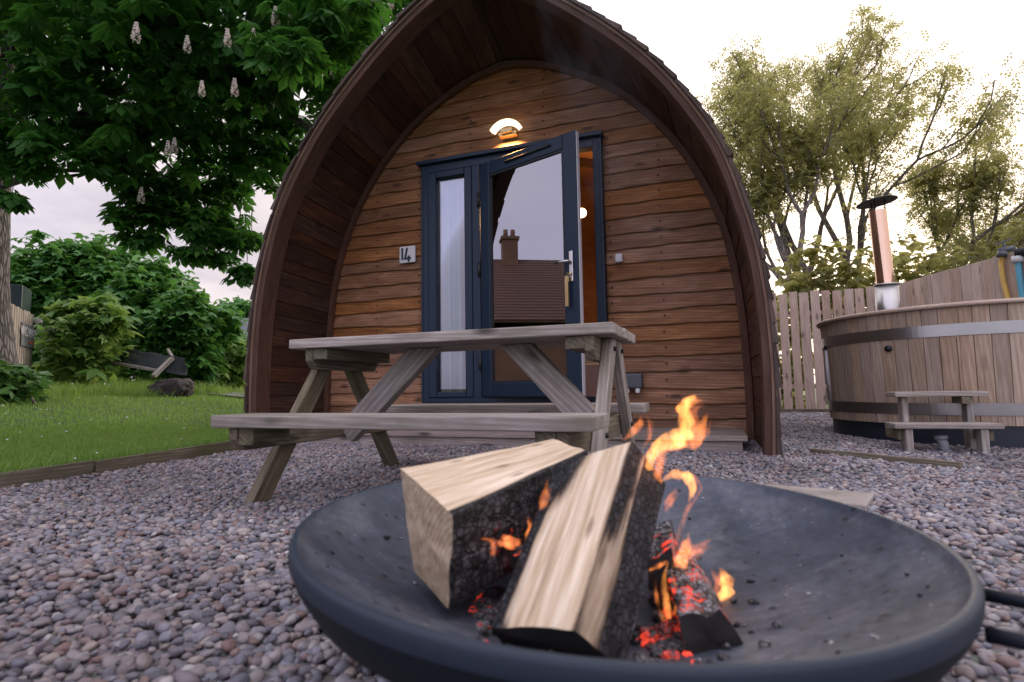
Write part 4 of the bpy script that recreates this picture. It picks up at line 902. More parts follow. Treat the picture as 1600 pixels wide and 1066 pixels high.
# ------------------------------------------------------------------ leaves and trees
def T_palm(nl=6):
    V = []; F = []
    for k in range(nl):
        a = math.radians(-112+224*k/(nl-1)); L = [.70, .92, 1., 1., .92, .70][k]; dx, dy = math.sin(a), math.cos(a); b = len(V)
        def pt(u, s, z): return (dx*u*L+dy*s*L, dy*u*L-dx*s*L, z)
        V += [pt(.05, 0, 0), pt(.66, -.24, -.12), pt(.66, .24, -.12), pt(.62, 0, -.05), pt(1., 0, -.28)]
        F += [(b, b+3, b+1), (b, b+2, b+3), (b+1, b+3, b+4), (b+3, b+2, b+4)]
    return np.array(V), np.array(F)
def T_syc():
    P = [(0, 0, 0)]; F = []
    for k in range(5):
        a = math.radians(-118+59*k); L = [.62, .88, 1., .88, .62][k]
        P.append((math.sin(a)*L, .15+math.cos(a)*L, -.16*L))
        if k < 4: b = math.radians(-118+59*k+29.5); P.append((math.sin(b)*.50, .12+math.cos(b)*.50, -.02))
    n = len(P); F = [(0, k+1, k) for k in range(1, n-1)]
    return np.array(P), np.array(F)
def T_spray(n=7, w=.2):
    V = []; F = []; r = RS(2)
    for k in range(n):
        u = k/(n-1); s = (1 if k % 2 else -1)*(.0 if k == n-1 else 1); b = len(V); c = np.array([0, u, -.12*u*u]); d = np.array([s*.5, .35 if s else .5, -.15+r.uniform(-.1, .1)])*.62; q = np.cross(d, (0, 0, 1)); q = q/np.linalg.norm(q)*w*.6
        V += [c, c+d*.5+q, c+d, c+d*.5-q]; F += [(b, b+1, b+2), (b, b+2, b+3)]
    return np.array(V), np.array(F)
TP, TS, TY = T_palm(), T_spray(), T_syc()
def leaves(name, P, size, tpl, mat, parent, seed, tilt=.7, outward=None, jit=.3):
    r = RS(seed); n = len(P); V, F = tpl; s = size*np.exp(r.normal(0, jit, n)); Rm = rotmats(n, r, tilt)
    X = np.einsum('nij,kj->nki', Rm, V)*s[:, None, None]*1.
    if outward is not None: X[:, :, 2] -= .35*np.linalg.norm(X[:, :, :2], axis=2)
    X = X+P[:, None, :]; rd = np.clip(r.rand(n)*.7+.3*r.rand(n), 0, 1)
    return bulk(name, X, F, mat, parent, False, [('rnd', 'FLOAT', np.repeat(rd[:, None], len(V), 1), 'value')])
def blob(c, rad, n, r, shell=.55, clump=.35):
    d = r.normal(0, 1, (n, 3)); d /= np.linalg.norm(d, axis=1)[:, None]; q = shell+(1-shell)*r.rand(n)**.7
    lump = 1+clump*vnoise(d*1.0+np.array(c)*.37, 1.9, 77)+.18*vnoise(d+np.array(c), 4.5, 78)
    return np.array(c)+d*(q*lump)[:, None]*np.array(rad)
M_bark = None
def barkmat(name, lo, hi):
    t = NT(name); g = t.attr('gc', 'Vector'); v = t.n('TexVoronoi', {'Vector': t.mapping(g, (5, 22, 22)), 'Scale': 1.}, feature='DISTANCE_TO_EDGE').outputs['Distance']
    nz = t.noise(t.mapping(g, (9, 26, 26)), 1.6, 6, .65); h = t.math('ADD', t.math('MULTIPLY', t.ramp(v, (0., 0.), (.25, 1.)), .6), t.math('MULTIPLY', nz, .5))
    c = t.ramp(h, (.2, tuple(q*.4 for q in lo)), (.5, lo), (.9, hi)); return t.done(t.pbr(c, .9, 0, t.bump(h, .9, .03)))
M_bark = barkmat('chestnut_bark', (.085, .078, .076), (.20, .185, .18)); M_barkp = barkmat('pale_bark', (.20, .165, .15), (.32, .27, .24))
M_chest = leafmat('chestnut_leaves', (.016, .058, .013), (.040, .125, .024), (.085, .25, .042), .42)
M_sycam = leafmat('shrub_leaves', (.032, .105, .028), (.065, .20, .045), (.14, .31, .07), .33)
M_sapl = leafmat('sapling_leaves', (.070, .165, .035), (.13, .27, .055), (.30, .42, .13), .38)
M_air = leafmat('backlit_leaves', (.16, .175, .08), (.25, .25, .115), (.37, .35, .18), .70, .6)
M_low = leafmat('nettle_leaves', (.03, .09, .022), (.06, .16, .035), (.11, .22, .055), .25)

# horse chestnut
tb = dp(-46, 600, 7.0); zb = float(lawn_h(np.array(tb[0]), np.array(tb[1])))
tree = thing('horse_chestnut', (tb[0], tb[1], zb), 'big dark horse chestnut in white blossom overhanging the lawn and pod at left', 'tree')
V = [(tb[0]-.05, tb[1], zb-.1), (tb[0]-.03, tb[1], zb+.15), (tb[0], tb[1], zb+.5), (tb[0]-.02, tb[1], zb+1.3), (tb[0]-.05, tb[1], 3.2), (tb[0]-.05, tb[1]+.1, 5.), (tb[0], tb[1]+.2, 7.)]
def wander(a, b, n, amp, seed):
    r = RS(seed); u = np.linspace(0, 1, n)[:, None]; P = np.array(a)*(1-u)+np.array(b)*u; k = np.cumsum(r.normal(0, 1, (n, 3)), 0); k -= k[0]+(k[-1]-k[0])*u; return P+k*amp
mb = MB(); Pt = catmull_ = np.stack([np.interp(np.linspace(0, 6, 26), range(7), [q[i] for q in V]) for i in range(3)], -1)
mb.tube(Pt, np.interp(np.linspace(0, 6, 26), range(7), [.70, .56, .43, .33, .29, .25, .14]), 20)
crown = [((40, -60), 6.6, 1.5), ((200, 40), 6.4, 1.25), ((380, 20), 6.6, 1.25), ((560, -40), 6.8, 1.15), ((120, 150), 6.8, 1.1), ((300, 120), 7.0, 1.15), ((470, 110), 7.4, 1.15), ((30, 230), 6.9, .60), ((200, 230), 7.4, .85),
         ((340, 240), 8.0, .95), ((440, 230), 8.3, .75), ((250, 320), 7.8, .50), ((330, 350), 8.0, .50), ((60, -300), 6.6, 2.0), ((400, -260), 7.4, 2.0), ((700, -220), 8.2, 1.6), ((-160, 100), 7., 1.6), ((520, 40), 5.9, .60), ((450, 70), 5.5, .38), ((560, 120), 8.4, .7)]
lead = []
for i, ((u, v), D, rad) in enumerate(crown):
    c = dp(u, v, D); lead.append((c, rad))
    if D < 6.2: continue
    a = Pt[16+(i*5) % 9]; Q = wander(a, c+np.array([0, 0, .25]), 12, .07, 60+i); mb.tube(Q, np.linspace(.06 if rad > 1 else .035, .010, 12), 8)
Q = wander(dp(360, 120, 7.2), dp(500, 215, 7.4), 9, .04, 99); mb.tube(Q, np.linspace(.03, .055, 9), 8)
hang = [(215, 290, 7.6, .26), (270, 330, 7.8, .34), (320, 360, 7.8, .30), (345, 330, 8.2, .34), (372, 370, 8.1, .30), (385, 425, 7.9, .22), (130, 262, 7., .30), (60, 268, 6.9, .22), (240, 372, 7.7, .24), (300, 395, 7.7, .26), (190, 330, 7.4, .26), (345, 400, 8., .20), (410, 300, 8.4, .40), (290, 290, 8., .40), (370, 290, 8.3, .4), (18, 305, 6.6, .10), (205, 365, 7.6, .16), (395, 375, 8.3, .22)]
for i, (hu, hv, hD, hr) in enumerate(hang):       # hanging twig ends
    c = dp(hu, hv, hD); lead.append((c, hr)); Q = wander(c+np.array([-.2, .15, .55]), c, 8, .02, 140+i); mb.tube(Q, np.linspace(.010, .004, 8), 5)
mb.build('trunk', M_bark, tree)
r = RS(17); PP = np.concatenate([blob(c, (rad, rad, rad*.62), int((330 if rad > .5 else 260)*rad**2)+14, r, .25, .4) for c, rad in lead])
PP = PP[vnoise(PP, 1.9, 55)+.5*vnoise(PP, 4.2, 56) > -.42]
leaves('crown', PP, .170, TP, M_chest, tree, 18, .55, True, .25)
vq, fq = ico(1); Vb = []; r = RS(9)
for k in range(120):
    z = r.rand()**.8; a = r.uniform(0, 6.28); rr_ = .046*(1-z*.85)*r.uniform(.5, 1.1); Vb.append(vq*(.005+.006*r.rand())*np.array([1.3, 1, .7])+np.array([rr_*math.cos(a), rr_*math.sin(a), z*.20]))
tpet = NT('blossom'); M_blos = tpet.done(tpet.pbr(tpet.ramp(tpet.attr('rnd'), (0, (.62, .55, .48)), (.6, (.80, .77, .72)), (1., (.70, .45, .40))), .7))
first = None
for u, v, D in [(212, 66, 5.3), (355, 72, 5.4), (395, 75, 5.5), (315, 150, 5.6), (366, 150, 5.6), (292, 82, 5.7), (575, 40, 6.1), (598, 32, 6.2), (488, 22, 5.7), (520, 52, 6.0), (430, 42, 5.6), (262, 245, 6.6), (220, 318, 7.2), (416, 110, 6.2), (610, 14, 6.2), (272, 240, 6.7), (455, 38, 5.8), (545, 60, 6.3)]:
    P = dp(u, v, D); rr_ = np.repeat(RS(int(u)).rand(120)[:, None], len(vq), 1)
    if first is None: first = bulk('blossom', np.array(Vb)+P, fq, M_blos, tree, True, [('rnd', 'FLOAT', rr_, 'value')]); P0_ = P
    else: o = first.copy(); COL.objects.link(o); o.parent = tree; o.location = Vector(P-P0_); k_ = RS(int(u*7)).uniform(.75, 1.15); pv = P0_-ORG[tree.name]; o.scale = (k_, k_, k_); o.location = Vector(P-ORG[tree.name]-pv*k_)

# shrubs at the far side of the lawn
def shrub(u, v, D, rad, n, size, mat, label, seed, tpl=TY, stem=3, name='sycamore_shrub', cat='shrub', group='shrubs at the back of the lawn', sub=7):
    c = dp(u, v, D); gz = float(lawn_h(np.array(c[0]), np.array(c[1]))); o = thing(name, (c[0], c[1], gz), label, cat, group); r = RS(seed)
    mb = MB()
    for k in range(stem):
        q = c+r.normal(0, .35, 3)*np.array(rad); mb.tube(wander((c[0]+r.normal(0, .12), c[1]+r.normal(0, .12), gz-.05), q, 9, .04, seed+k), np.linspace(.03, .010, 9)*(rad[0]+.3), 7)
    mb.build('stem', M_barkp, o); n = int(n*1.9); hz = (c[2]-gz)/2; P = [blob((c[0], c[1], gz+hz), (rad[0]*.92, rad[1]*.92, hz*1.05), n//3, r, .45), blob(c, np.array(rad)*.95, n//2, r, .35), blob(c-np.array([0, 0, rad[2]*.55]), np.array(rad)*np.array([.95, .95, .6]), n//5, r, .3)]
    for k in range(sub):
        d = r.normal(0, 1, 3); d /= np.linalg.norm(d); d[2] = abs(d[2])*.9-.15; cc = c+d*np.array(rad)*.82; s = r.uniform(.28, .48); P.append(blob(cc, np.array(rad)*s, n//(2*sub), r, .5))
    P = np.concatenate(P); P = P[P[:, 2] > gz+.02]; leaves('crown', P, size, tpl, mat, o, seed+3, .55, True, .25); return o
shrub(75, 462, 13.6, (1.15, 1.0, 1.45), 1500, .17, M_sycam, 'tall dark leafy shrub behind the boarded hut, leftmost of the lawn shrubs', 201)
shrub(150, 440, 14.2, (1.2, 1.0, 1.25), 1600, .17, M_sycam, 'highest dark leafy shrub behind the pale green young sycamore', 202)
shrub(232, 480, 13.2, (1.2, 1.1, 1.15), 1700, .17, M_sycam, 'broad dense leafy shrub directly above the fallen netting frame', 203)
shrub(290, 515, 12.4, (1.0, .9, 1.05), 1500, .16, M_sycam, 'mid green leafy shrub above the dark boulder', 204)
shrub(338, 560, 13.5, (.85, .8, .72), 900, .16, M_sapl, 'small bright green shrub nearest the slate roof and small pod', 205)
shrub(134, 512, 10.2, (.76, .66, .60), 560, .155, M_sapl, 'young pale green sycamore with thin bare stem on the lawn edge', 206, stem=4, name='young_sycamore')
shrub(92, 530, 10.8, (.34, .34, .42), 160, .11, M_sapl, 'small yellow green bush between the boarded hut and the young sycamore', 209, stem=3)
shrub(385, 555, 26., (1.7, 1.2, 1.0), 700, .2, M_sycam, 'distant dark green hedge bush seen close beside the pod edge', 207, name='hedge_bush')
shrub(372, 492, 44., (3.2, 2., 1.3), 600, .40, M_sycam, 'far off tree top rising behind the slate roofed house', 208, name='distant_tree', cat='tree', group=None)
shrub(4, 592, 6.1, (.34, .40, .24), 110, .12, M_low, 'low broad leaved weeds at the foot of the chestnut trunk', 210, stem=3, name='weeds', cat='plant', group=None)
# airy trees behind the fence
def grow(p, d, L, rad, lv, mb, tips, r, up=.10, lean=(0, 0, 0), spread=.55, nseg=5, mx=4):
    pts = [p]; q = p.copy(); dd = d.copy()
    for _ in range(nseg):
        dd = dd+r.normal(0, .10, 3)+np.array([0, 0, up])+np.array(lean); dd /= np.linalg.norm(dd); q = q+dd*L/nseg; pts.append(q.copy())
        if lv >= mx-1: tips.append(q+r.normal(0, .10, 3))
    mb.tube(pts, np.linspace(rad, rad*.66, len(pts)), 10 if lv < 2 else 5, cap=False)
    if lv >= mx: tips.append(q); return
    k = 3 if lv in (0, 1) else r.randint(2, 4)
    for i in range(k):
        e = r.normal(0, 1, 3); e -= dd*(e@dd); e /= np.linalg.norm(e)+1e-9; nd = dd+e*r.uniform(.5, 1.1)*spread; nd /= np.linalg.norm(nd)
        st = pts[-1] if i < 2 else pts[r.randint(2, nseg)]
        grow(np.array(st), nd, L*r.uniform(.62, .82), rad*.62, lv+1, mb, tips, r, up, lean, spread, nseg, mx)
def airy(u, D, h, label, seed, lean=(.03, 0, 0), dens=9, size=.165, rad=.13, trunk=.30, mx=4, base_u=None, sp=.62):
    c = dp(u, 640, D); gz = -.02; r = RS(seed); o = thing('sycamore_tree', (c[0], c[1], gz), label, 'tree', 'backlit trees beyond the fence'); mb = MB(); tips = []
    grow(np.array([c[0], c[1], gz]), np.array([0, 0, 1.]), h*trunk, rad, 0, mb, tips, r, .10, lean, sp, 5, mx); mb.build('trunk', M_barkp, o); tips = np.array(tips)
    zc = 1.0; P = np.repeat(tips, dens, 0)+r.normal(0, 1, (len(tips)*dens, 3))*np.array([.24, .24, .15])
    leaves('crown', P, size, TS, M_air, o, seed+1, .6, True, .25)
airy(1232, 13.2, 8.6, 'slim forked backlit tree beside the pod roof, leftmost beyond the fence', 301, (.0, 0, .0), 9, size=.18)
airy(1288, 14.6, 12., 'tallest straight backlit tree between the pod and the chimney', 302, (.01, 0, .02), 9, size=.18, rad=.14)
airy(1346, 15.4, 13.0, 'backlit tree rising just left of the stove chimney', 303, (.03, 0, 0), 9, size=.18)
airy(1430, 16.2, 9.0, 'wide leaning backlit tree right behind the chimney cap', 304, (.05, 0, -.02), 10, size=.18)
airy(1530, 15.6, 7.8, 'bushier tree above the middle of the side fence', 305, (.04, 0, -.03), 11, size=.18, sp=.8)
airy(1640, 13.8, 6.0, 'low spreading tree at the right edge above the hoses', 306, (-.01, 0, -.05), 7, size=.18, sp=.85)
def hedge_r(u, v, D, rad, n, label, seed):
    c = dp(u, v, D); o = thing('hedge_shrub', (c[0], c[1], 0), label, 'shrub', 'shrubs just behind the fence'); r = RS(seed); mb = MB(); mb.tube(wander((c[0], c[1], -.05), c, 7, .03, seed), np.linspace(.05, .02, 7), 7); mb.build('stem', M_barkp, o)
    P = blob(c, rad, n, r, .3); P = P[P[:, 2] > .02]; leaves('crown', P, .16, TY, M_air, o, seed, .6, True)
hedge_r(1300, 455, 12.2, (1.25, .5, 1.15), 900, 'green shrub showing over the back fence left of the chimney', 320)
hedge_r(1228, 560, 12.0, (.55, .5, 1.4), 420, 'green shrub seen between fence pickets beside the pod', 321)
hedge_r(1440, 445, 13.6, (1.3, .7, 1.2), 700, 'leafy shrub showing over the fence corner right of the chimney', 322)

# ------------------------------------------------------------------ left background
A = dp(4, 500, 7.9); B = dp(52, 500, 9.4); u2 = (B-A)[:2]; L = np.linalg.norm(u2); u2 /= L; n2 = np.array([-u2[1], u2[0]]); n2 = n2 if n2@(-A[:2]) > 0 else -n2
gz = .45; hut = thing('boarded_hut', (*((A+B)/2)[:2], gz), 'small hut of upright weathered boards behind the chestnut trunk', 'hut'); Rh = frame((*u2, 0)); k = int(L/.125); m = MB()
for i in range(k):
    c = A[:2]+u2*(i+.5)*L/k; m.box((c[0], c[1], (gz-.05+1.85)/2), (L/k-.024, .022, 1.9-gz+r.uniform(-.03, .03)), Rh)
m.build('board_wall', M_table, hut, .003)
m = MB(); c = (A+B)[:2]/2-n2*.55; m.box((*c, 1.16), (L-.03, 1.05, 1.42), Rh); m.build('side_wall', M_tabled, hut)
m = MB(); c = A[:2]+u2*(L-.36)-n2*.30; m.box((*c, 2.06), (.60, .55, .38), Rh); m.build('roof_box', plain('green_metal', (.012, .035, .038), .4, .2), hut, .01)
s0 = A[:2]+u2*(L-.50)+n2*.022; sg_ = thing('sign_board', (*s0, 1.3), 'grey painted sign with white capital lettering fixed on the boarded hut', 'sign')
zs = 1.46; W2 = .80; m = MB(); m.box((*(A[:2]+u2*(L-W2/2-.02)+n2*.025), zs), (W2, .018, .36), Rh); m.build('board', plain('sign_grey', (.13, .14, .16), .5), sg_, .004)
def text(s, size, loc, mat, parent, ux, nrm, name):
    cu = bpy.data.curves.new(name, 'FONT'); cu.body = s; cu.size = size; cu.align_x = 'CENTER'; cu.align_y = 'CENTER'; cu.extrude = .002
    tmp = bpy.data.objects.new(name, cu); COL.objects.link(tmp); bpy.context.view_layer.update(); me = bpy.data.meshes.new_from_object(tmp.evaluated_get(bpy.context.evaluated_depsgraph_get())); bpy.data.objects.remove(tmp)
    Mx = Matrix(((ux[0], 0, nrm[0], loc[0]), (ux[1], 0, nrm[1], loc[1]), (0, 1, 0, loc[2]), (0, 0, 0, 1)))
    if (np.cross((*ux, 0), (0, 0, 1))@np.array((*nrm, 0))) < 0: Mx = Mx@Matrix.Scale(-1, 4, (1, 0, 0))
    me.transform(Mx); me.transform(Matrix.Translation(-Vector(ORG[parent.name]))); me.materials.clear(); me.materials.append(mat); return link(name, me, parent, ORG[parent.name])
cx = A[:2]+u2*(L-W2/2-.02)+n2*.038
text('WIGWAM', .215, (*cx, zs+.045), M_white, sg_, u2, n2, 'lettering'); text('HOLIDAYS', .062, (*(cx+u2*.16), zs-.10), plain('orange_ink', (.55, .16, .06), .5), sg_, u2, n2, 'small_lettering')
m = MB(); p = np.array([*(B[:2]+n2*.07), 1.74]); m.tube([p-np.array([*u2, 0])*.08, p+np.array([*u2, 0])*.10], .045, 12)
cam_o = thing('security_camera', p, 'small white camera at the top corner of the boarded hut', 'camera'); m.build('body', M_white, cam_o, .004)
m = MB(); m.beam(p-np.array([*n2, 0])*.06, p, .03, .03); m.build('bracket', M_black, cam_o)
# boulder
c = dp(270, 606, 8.8); gz = float(lawn_h(np.array(c[0]), np.array(c[1]))); q, f = ico(4); P = q*np.array([.36, .26, .22]); P = P*(1+.22*vnoise(q, 1.7, 5)+.09*vnoise(q, 4., 6)+.05*vnoise(q, 9., 7))[:, None]; P[:, 2] = np.minimum(P[:, 2], .16+.05*P[:, 0]/.36+.02*vnoise(q, 5, 3))
tr_ = NT('rock'); co = tr_.n('TexCoord').outputs['Object']; na = tr_.noise(co, 7, 8, .65); M_rock = tr_.done(tr_.pbr(tr_.mix(tr_.ramp(tr_.noise(co, 3.5, 5), (.48, 0.), (.66, .8)), tr_.ramp(na, (.3, (.020, .016, .016)), (.6, (.060, .045, .045)), (.8, (.14, .115, .11))), (.04, .06, .02)), .9, 0, tr_.bump(na, 1., .05)))
m = MB(); m.add(P+np.array([c[0], c[1], gz+.11]), f, smooth=True); tag(m.build('boulder', M_rock), 'dark flat topped boulder on the lawn in front of the netting frame', 'boulder')
# fallen frame with netting
nf = thing('netting_frame', dp(230, 590, 9.8), 'collapsed timber frame with dark netting lying in long grass', 'frame')
def bar(a, b, Da, Db, w, nm='bar', mat=M_table): b_ = MB(); b_.beam(dp(*a, Da), dp(*b, Db), w, w); b_.build(nm, mat, nf, .004)
bar((172, 566), (250, 580), 10.4, 9.6, .05); bar((240, 588), (269, 560), 9.5, 9.9, .065); bar((262, 546), (272, 562), 10.2, 9.95, .04)
tn = NT('netting'); un = tn.n('TexCoord').outputs['Object']; bk = tn.n('TexBrick', {'Vector': tn.attr('gc', 'Vector'), 'Color1': (0, 0, 0, 1), 'Color2': (0, 0, 0, 1), 'Mortar': (1, 1, 1, 1), 'Scale': 26., 'Mortar Size': .035, 'Bias': 0., 'Brick Width': .5, 'Row Height': .5}).outputs['Color']
M_net = tn.done(tn.n('MixShader', {0: tn.math('ADD', tn.math('MULTIPLY', bk, .5), .5), 1: tn.n('BsdfTransparent').outputs[0], 2: tn.pbr((.016, .022, .026), .8)}).outputs[0])
def sheet(c4, n, amp, seed, nm):
    c4 = [np.array(q) for q in c4]; V = []; g = []
    for i in range(n):
        for j in range(n):
            u, v = i/(n-1), j/(n-1); p = c4[0]*(1-u)*(1-v)+c4[1]*u*(1-v)+c4[2]*u*v+c4[3]*(1-u)*v; V.append(p); g.append((u, v, 0))
    V = np.array(V); V += amp*np.stack([vnoise(V, 3.1, seed+k) for k in range(3)], -1); m = MB(); m.add(V, [(i*n+j, (i+1)*n+j, (i+1)*n+j+1, i*n+j+1) for i in range(n-1) for j in range(n-1)], g, smooth=True); o = m.build(nm, M_net, nf); s = o.modifiers.new('thick', 'SOLIDIFY'); s.thickness = .004
sheet([dp(176, 566, 10.4), dp(250, 580, 9.6), dp(266, 556, 10.0), dp(196, 546, 10.7)], 12, .03, 4, 'net'); sheet([dp(256, 578, 9.7), dp(296, 592, 9.6), dp(290, 562, 9.9), dp(262, 556, 10.)], 14, .09, 9, 'net')
# small far pod
c = dp(385, 603, 21.); gz = c[2]; fp = thing('camping_pod', c, 'small distant pod with dark roof and orange timber front past the lawn', 'cabin'); fd = np.array([.80, -.60]); fl = np.array([fd[1], -fd[0]])
pr = arch([(1.25, 0), (1.22, .5), (1.0, .95), (.6, 1.3), (0, 1.55)], 14); m = MB(); V = []
for s_, dd in ((1.02, 0.), (1.02, -3.6)):
    for p in pr: q = c[:2]+fl*p[0]*s_+fd*dd; V.append((*q, gz-.1+p[1]*s_))
n = len(pr); V = np.array(V); m.add(V, [(i, i+1, n+i+1, n+i) for i in range(n-1)], V[:, [2, 0, 1]]*.6); ro = m.build('roof', M_shingle, fp); s_ = ro.modifiers.new('t', 'SOLIDIFY'); s_.thickness = .08; s_.offset = 1
m = MB(); m.add([(*(c[:2]+fl*p[0]-fd*.35), gz-.1+p[1]) for p in pr], [tuple(range(n))]); m.build('front_wall', M_inner, fp)
m = MB(); R = frame((*fl, 0)); m.box((*(c[:2]-fd*.33+fl*.25), gz+.50), (.34, .03, .62), R); m.build('window', M_white, fp, .005)
# slate roofed house far behind
c = dp(385, 560, 40.); hs = thing('slate_roof_house', (c[0], c[1], .5), 'far house with grey slate roof showing between shrubs and pod', 'house'); ex = np.array([.92, .39]); ey = np.array([-.39, .92])
zt = dp(385, 502, 42.)[2]; ze = dp(385, 530, 40.)[2]; m = MB(); V = [(*(c[:2]+ex*a+ey*b), z) for a in (-3.2, 6) for b, z in ((-2.6, ze-.1), (0, zt), (2.6, ze-.1))]
m.add(V, [(0, 3, 4, 1), (1, 4, 5, 2)]); t = NT('slate'); bk = t.n('TexBrick', {'Vector': t.n('TexCoord').outputs['Object'], 'Color1': (.085, .09, .11, 1), 'Color2': (.12, .125, .15, 1), 'Mortar': (.04, .04, .05, 1), 'Scale': 3.}).outputs['Color']
ro = m.build('roof', t.done(t.pbr(bk, .7)), hs); s_ = ro.modifiers.new('t', 'SOLIDIFY'); s_.thickness = .1
m = MB(); m.box((*(c[:2]+ex*1.4), (ze+.3)/2), (9., 5., ze-.3), frame((*ex, 0))); m.build('wall', plain('stone_wall', (.30, .26, .23), .9), hs)
# house to the left that the door glass mirrors
c = np.array([-17.5, -2.6]); hd = thing('brick_house', (*c, .4), 'brown roofed house with tall chimney left of the lawn, mirrored in the door glass', 'house'); ex = np.array([-.38, .92]); ey = np.array([-.92, -.38])
m = MB(); V = [(*(c+ex*a+ey*b), z) for a in (-6., 7.5) for b, z in ((-3.4, 2.9), (0, 5.85), (3.4, 2.9))]; m.add(V, [(0, 3, 4, 1), (1, 4, 5, 2)])
t = NT('roof_tiles'); co = t.n('TexCoord').outputs['Object']; wv = t.n('TexWave', {'Vector': co, 'Scale': 2.4, 'Distortion': .7, 'Detail': 3.}, bands_direction='Z').outputs['Fac']; ro = m.build('roof', t.done(t.pbr(t.ramp(wv, (.1, (.045, .024, .02)), (.5, (.15, .078, .06))), .8, 0, t.bump(wv, 1., .06))), hd); s_ = ro.modifiers.new('t', 'SOLIDIFY'); s_.thickness = .12
M_brick = plain('brickwork', (.15, .085, .065), .9, 0, .25, 9, .4)
m = MB(); m.box((*(c+ex*.75), 1.4), (13., 6.2, 2.3), frame((*ex, 0))); m.build('wall', M_brick, hd)
m = MB(); k = c+ex*(-1.2); m.box((*k, 5.7), (.62, .7, 1.9), frame((*ex, 0))); m.box((*k, 6.68), (.76, .84, .12), frame((*ex, 0)))
for q in (-.15, .15): m.tube([(*(k+ex*q), 6.7), (*(k+ex*q), 7.1)], .10, 10)
m.build('chimney', M_brick, hd)

# ------------------------------------------------------------------ grass and daisies
def blades(n, xs, ys, h0, h1, w, seed, dens=None, lean=.5):
    r = RS(seed); x = r.uniform(*xs, n); y = r.uniform(*ys, n); ok = x < edge_x(y)-.0
    q, D = proj(np.stack([x, y, np.full(n, .2)], -1)); ok &= (D > .3) & (q[:, 0] > -330) & (q[:, 0] < 460)
    if dens is not None: ok &= dens(x, y, r)
    x, y = x[ok], y[ok]; n = len(x); z = lawn_h(x, y)-.005; h = r.uniform(h0, h1, n); a = r.uniform(0, 6.28, n); b = r.uniform(0, 6.28, n); l = h*r.uniform(.1, lean, n)
    dx, dy = np.cos(a)*w/2, np.sin(a)*w/2; lx, ly = np.cos(b)*l, np.sin(b)*l; P = np.stack([x, y, z], -1); Z = np.zeros(n)
    V = np.stack([P+np.stack([-dx, -dy, Z], -1), P+np.stack([dx, dy, Z], -1), P+np.stack([lx*.35+dx*.7, ly*.35+dy*.7, h*.6], -1), P+np.stack([lx*.35-dx*.7, ly*.35-dy*.7, h*.6], -1), P+np.stack([lx, ly, h*.95], -1)], 1)
    return V, r.rand(n)
FB = np.array([(0, 1, 2), (0, 2, 3), (3, 2, 4)])
M_grass = leafmat('grass_blades', (.07, .155, .022), (.14, .28, .045), (.26, .37, .10), .35, .6)
near_edge = lambda x, y, r: r.rand(len(x)) < np.exp(-(edge_x(y)-x)/.06)*1.0
S = [blades(120000, (-11, -3.2), (.6, 9.5), .025, .060, .006, 1), blades(90000, (-5.5, -3.2), (.8, 4.4), .025, .055, .0045, 2), blades(60000, (-4.6, -3.2), (.8, 4.5), .06, .16, .005, 3, near_edge, .9)]
def tuft(u, v, D, rad, hh, n, seed):
    c = dp(u, v, D); return blades(n, (c[0]-rad*2, c[0]+rad*2), (c[1]-rad*2, c[1]+rad*2), hh*.5, hh, .009, seed, lambda x, y, r: np.exp(-(((x-c[0])**2+(y-c[1])**2)/rad**2)*1.4) > r.rand(len(x)), .8)
S += [tuft(212, 590, 9.4, .55, .34, 5000, 11), tuft(160, 605, 8.6, .5, .22, 4000, 12), tuft(95, 600, 8.2, .6, .26, 5000, 13), tuft(40, 612, 7.2, .5, .24, 4000, 14), tuft(315, 590, 10., .4, .30, 3000, 15), tuft(250, 600, 9.0, .3, .16, 1600, 16), tuft(120, 590, 9.4, .7, .30, 5000, 17), tuft(350, 602, 11., .5, .2, 2500, 18), tuft(225, 618, 8.4, .25, .18, 1200, 19)]
GV = np.concatenate([a for a, _ in S]); GR = np.concatenate([np.repeat(b[:, None], 5, 1) for _, b in S])
tag(bulk('grass', GV, FB, M_grass, None, False, [('rnd', 'FLOAT', GR, 'value')]), kind='stuff')
r = RS(41); q, f = ico(0); Vs = []
for _ in range(110):
    y = r.uniform(1.2, 7); x = edge_x(y)-r.uniform(.1, 5); z = float(lawn_h(np.array(x), np.array(y)))+.045; Vs.append(q*r.uniform(.006, .013)*np.array([1, 1, .5])+np.array([x, y, z]))
tag(bulk('fallen_petals', np.array(Vs), f, M_white, None, True, [('rnd', 'FLOAT', np.full((110, 12), .5), 'value')]), kind='stuff')
# ------------------------------------------------------------------ light, sky, camera
SAZ, SEL = .24, math.radians(15)
S = np.array([math.sin(SAZ)*math.cos(SEL), math.cos(SAZ)*math.cos(SEL), math.sin(SEL)])
w = bpy.data.worlds.new('World'); scene.world = w; w.use_nodes = True; nt = w.node_tree; nt.nodes.clear()
class WT(NT):
    def __init__(s, t): s.t = t
t = WT(nt); d = t.n('TexCoord').outputs['Generated']
sky = t.n('TexSky', sky_type='NISHITA', sun_disc=False, sun_elevation=SEL, sun_rotation=SAZ, dust_density=3.)
bg1 = t.n('Background', {'Color': sky.outputs[0], 'Strength': .08})
dot = t.n('VectorMath', {0: d, 1: tuple(S)}, operation='DOT_PRODUCT').outputs['Value']
sep = t.n('SeparateXYZ', {0: d}); zz = t.math('MAXIMUM', sep.outputs[2], 0.)
pl = t.n('VectorMath', {0: d, 1: t.n('CombineXYZ', {0: t.math('ADD', zz, .22), 1: t.math('ADD', zz, .22), 2: t.math('ADD', zz, .22)}).outputs[0]}, operation='DIVIDE').outputs[0]
cl = t.noise(t.mapping(pl, (1., 1., 1.)), 1.15, 7, .58, .5)
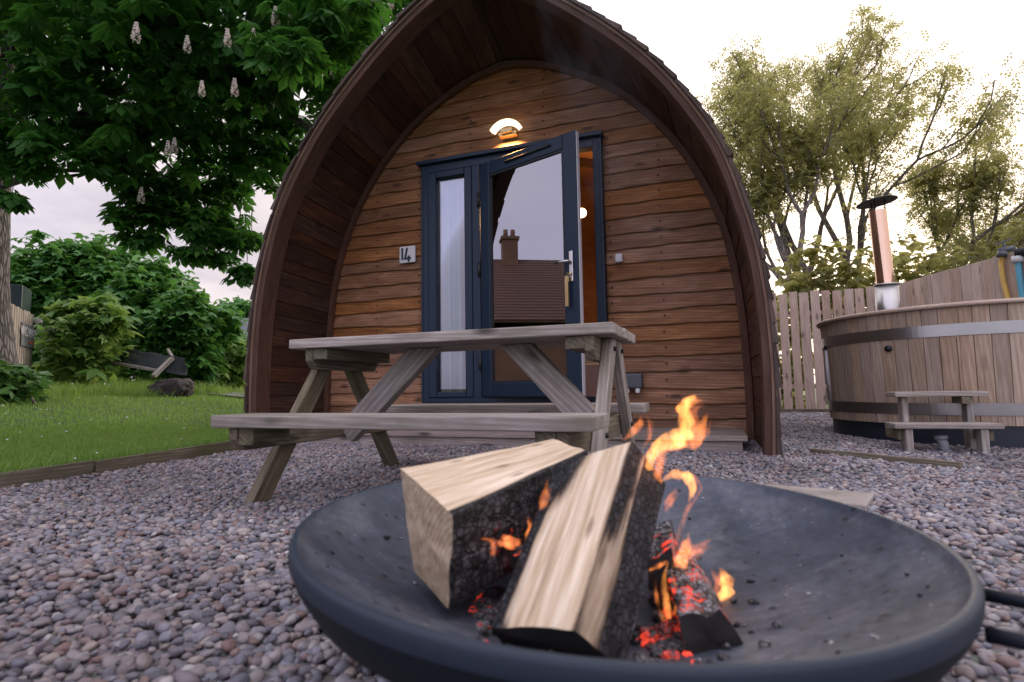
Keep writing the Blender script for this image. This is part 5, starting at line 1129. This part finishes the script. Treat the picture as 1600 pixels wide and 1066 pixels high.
col = t.ramp(cl, (.36, (.37, .33, .355)), (.50, (.51, .445, .445)), (.66, (.60, .53, .51)))
up = t.ramp(sep.outputs[2], (.38, 0.), (.85, 1.)); col = t.mix(up, col, t.mix(.5, col, (1.5, 1.45, 1.6)))
back = t.ramp(t.math('ADD', t.math('MULTIPLY', dot, .5), .5), (.10, 1.), (.78, 0.))
col = t.mix(t.math('MULTIPLY', back, .75), col, t.mix(.8, col, (.76, .75, 1.04)))
gl = t.math('POWER', t.math('MAXIMUM', dot, 0.), 7.)
col = t.mix(1., col, t.mix(gl, (0, 0, 0), (.55, .46, .385)), 'ADD')
bg2 = t.n('Background', {'Color': col, 'Strength': 1.0})
mx = t.n('MixShader', {0: .90, 1: bg1.outputs[0], 2: bg2.outputs[0]}); o = t.n('OutputWorld'); nt.links.new(mx.outputs[0], o.inputs[0])
sl = bpy.data.lights.new('sun', 'SUN'); sl.energy = 1.1; sl.angle = math.radians(14); sl.color = (1, .84, .70)
so = bpy.data.objects.new('sun', sl); COL.objects.link(so); so.rotation_euler = Vector(S).to_track_quat('Z', 'Y').to_euler()
cam = bpy.data.cameras.new('camera'); cam.sensor_width = 36; cam.lens = FPX/1600*36; cam.clip_start = .05; cam.clip_end = 1000
cam.dof.use_dof = True; cam.dof.focus_distance = 3.6; cam.dof.aperture_fstop = 3.6
co = bpy.data.objects.new('camera', cam); COL.objects.link(co)
co.matrix_world = Matrix(((R_[0], U_[0], -W_[0], 0), (R_[1], U_[1], -W_[1], 0), (R_[2], U_[2], -W_[2], CAMH), (0, 0, 0, 1)))
scene.camera = co
vs = scene.view_settings; vs.view_transform = 'Standard'; vs.look = 'None'; vs.gamma = 1; vs.exposure = .97
scene.render.engine = 'CYCLES'; cy_ = scene.cycles; cy_.use_denoising = True; cy_.max_bounces = 8; cy_.transparent_max_bounces = 16; cy_.use_adaptive_sampling = True; cy_.adaptive_threshold = .015
cy_.sample_clamp_indirect = 6.; cy_.caustics_reflective = False; cy_.caustics_refractive = False
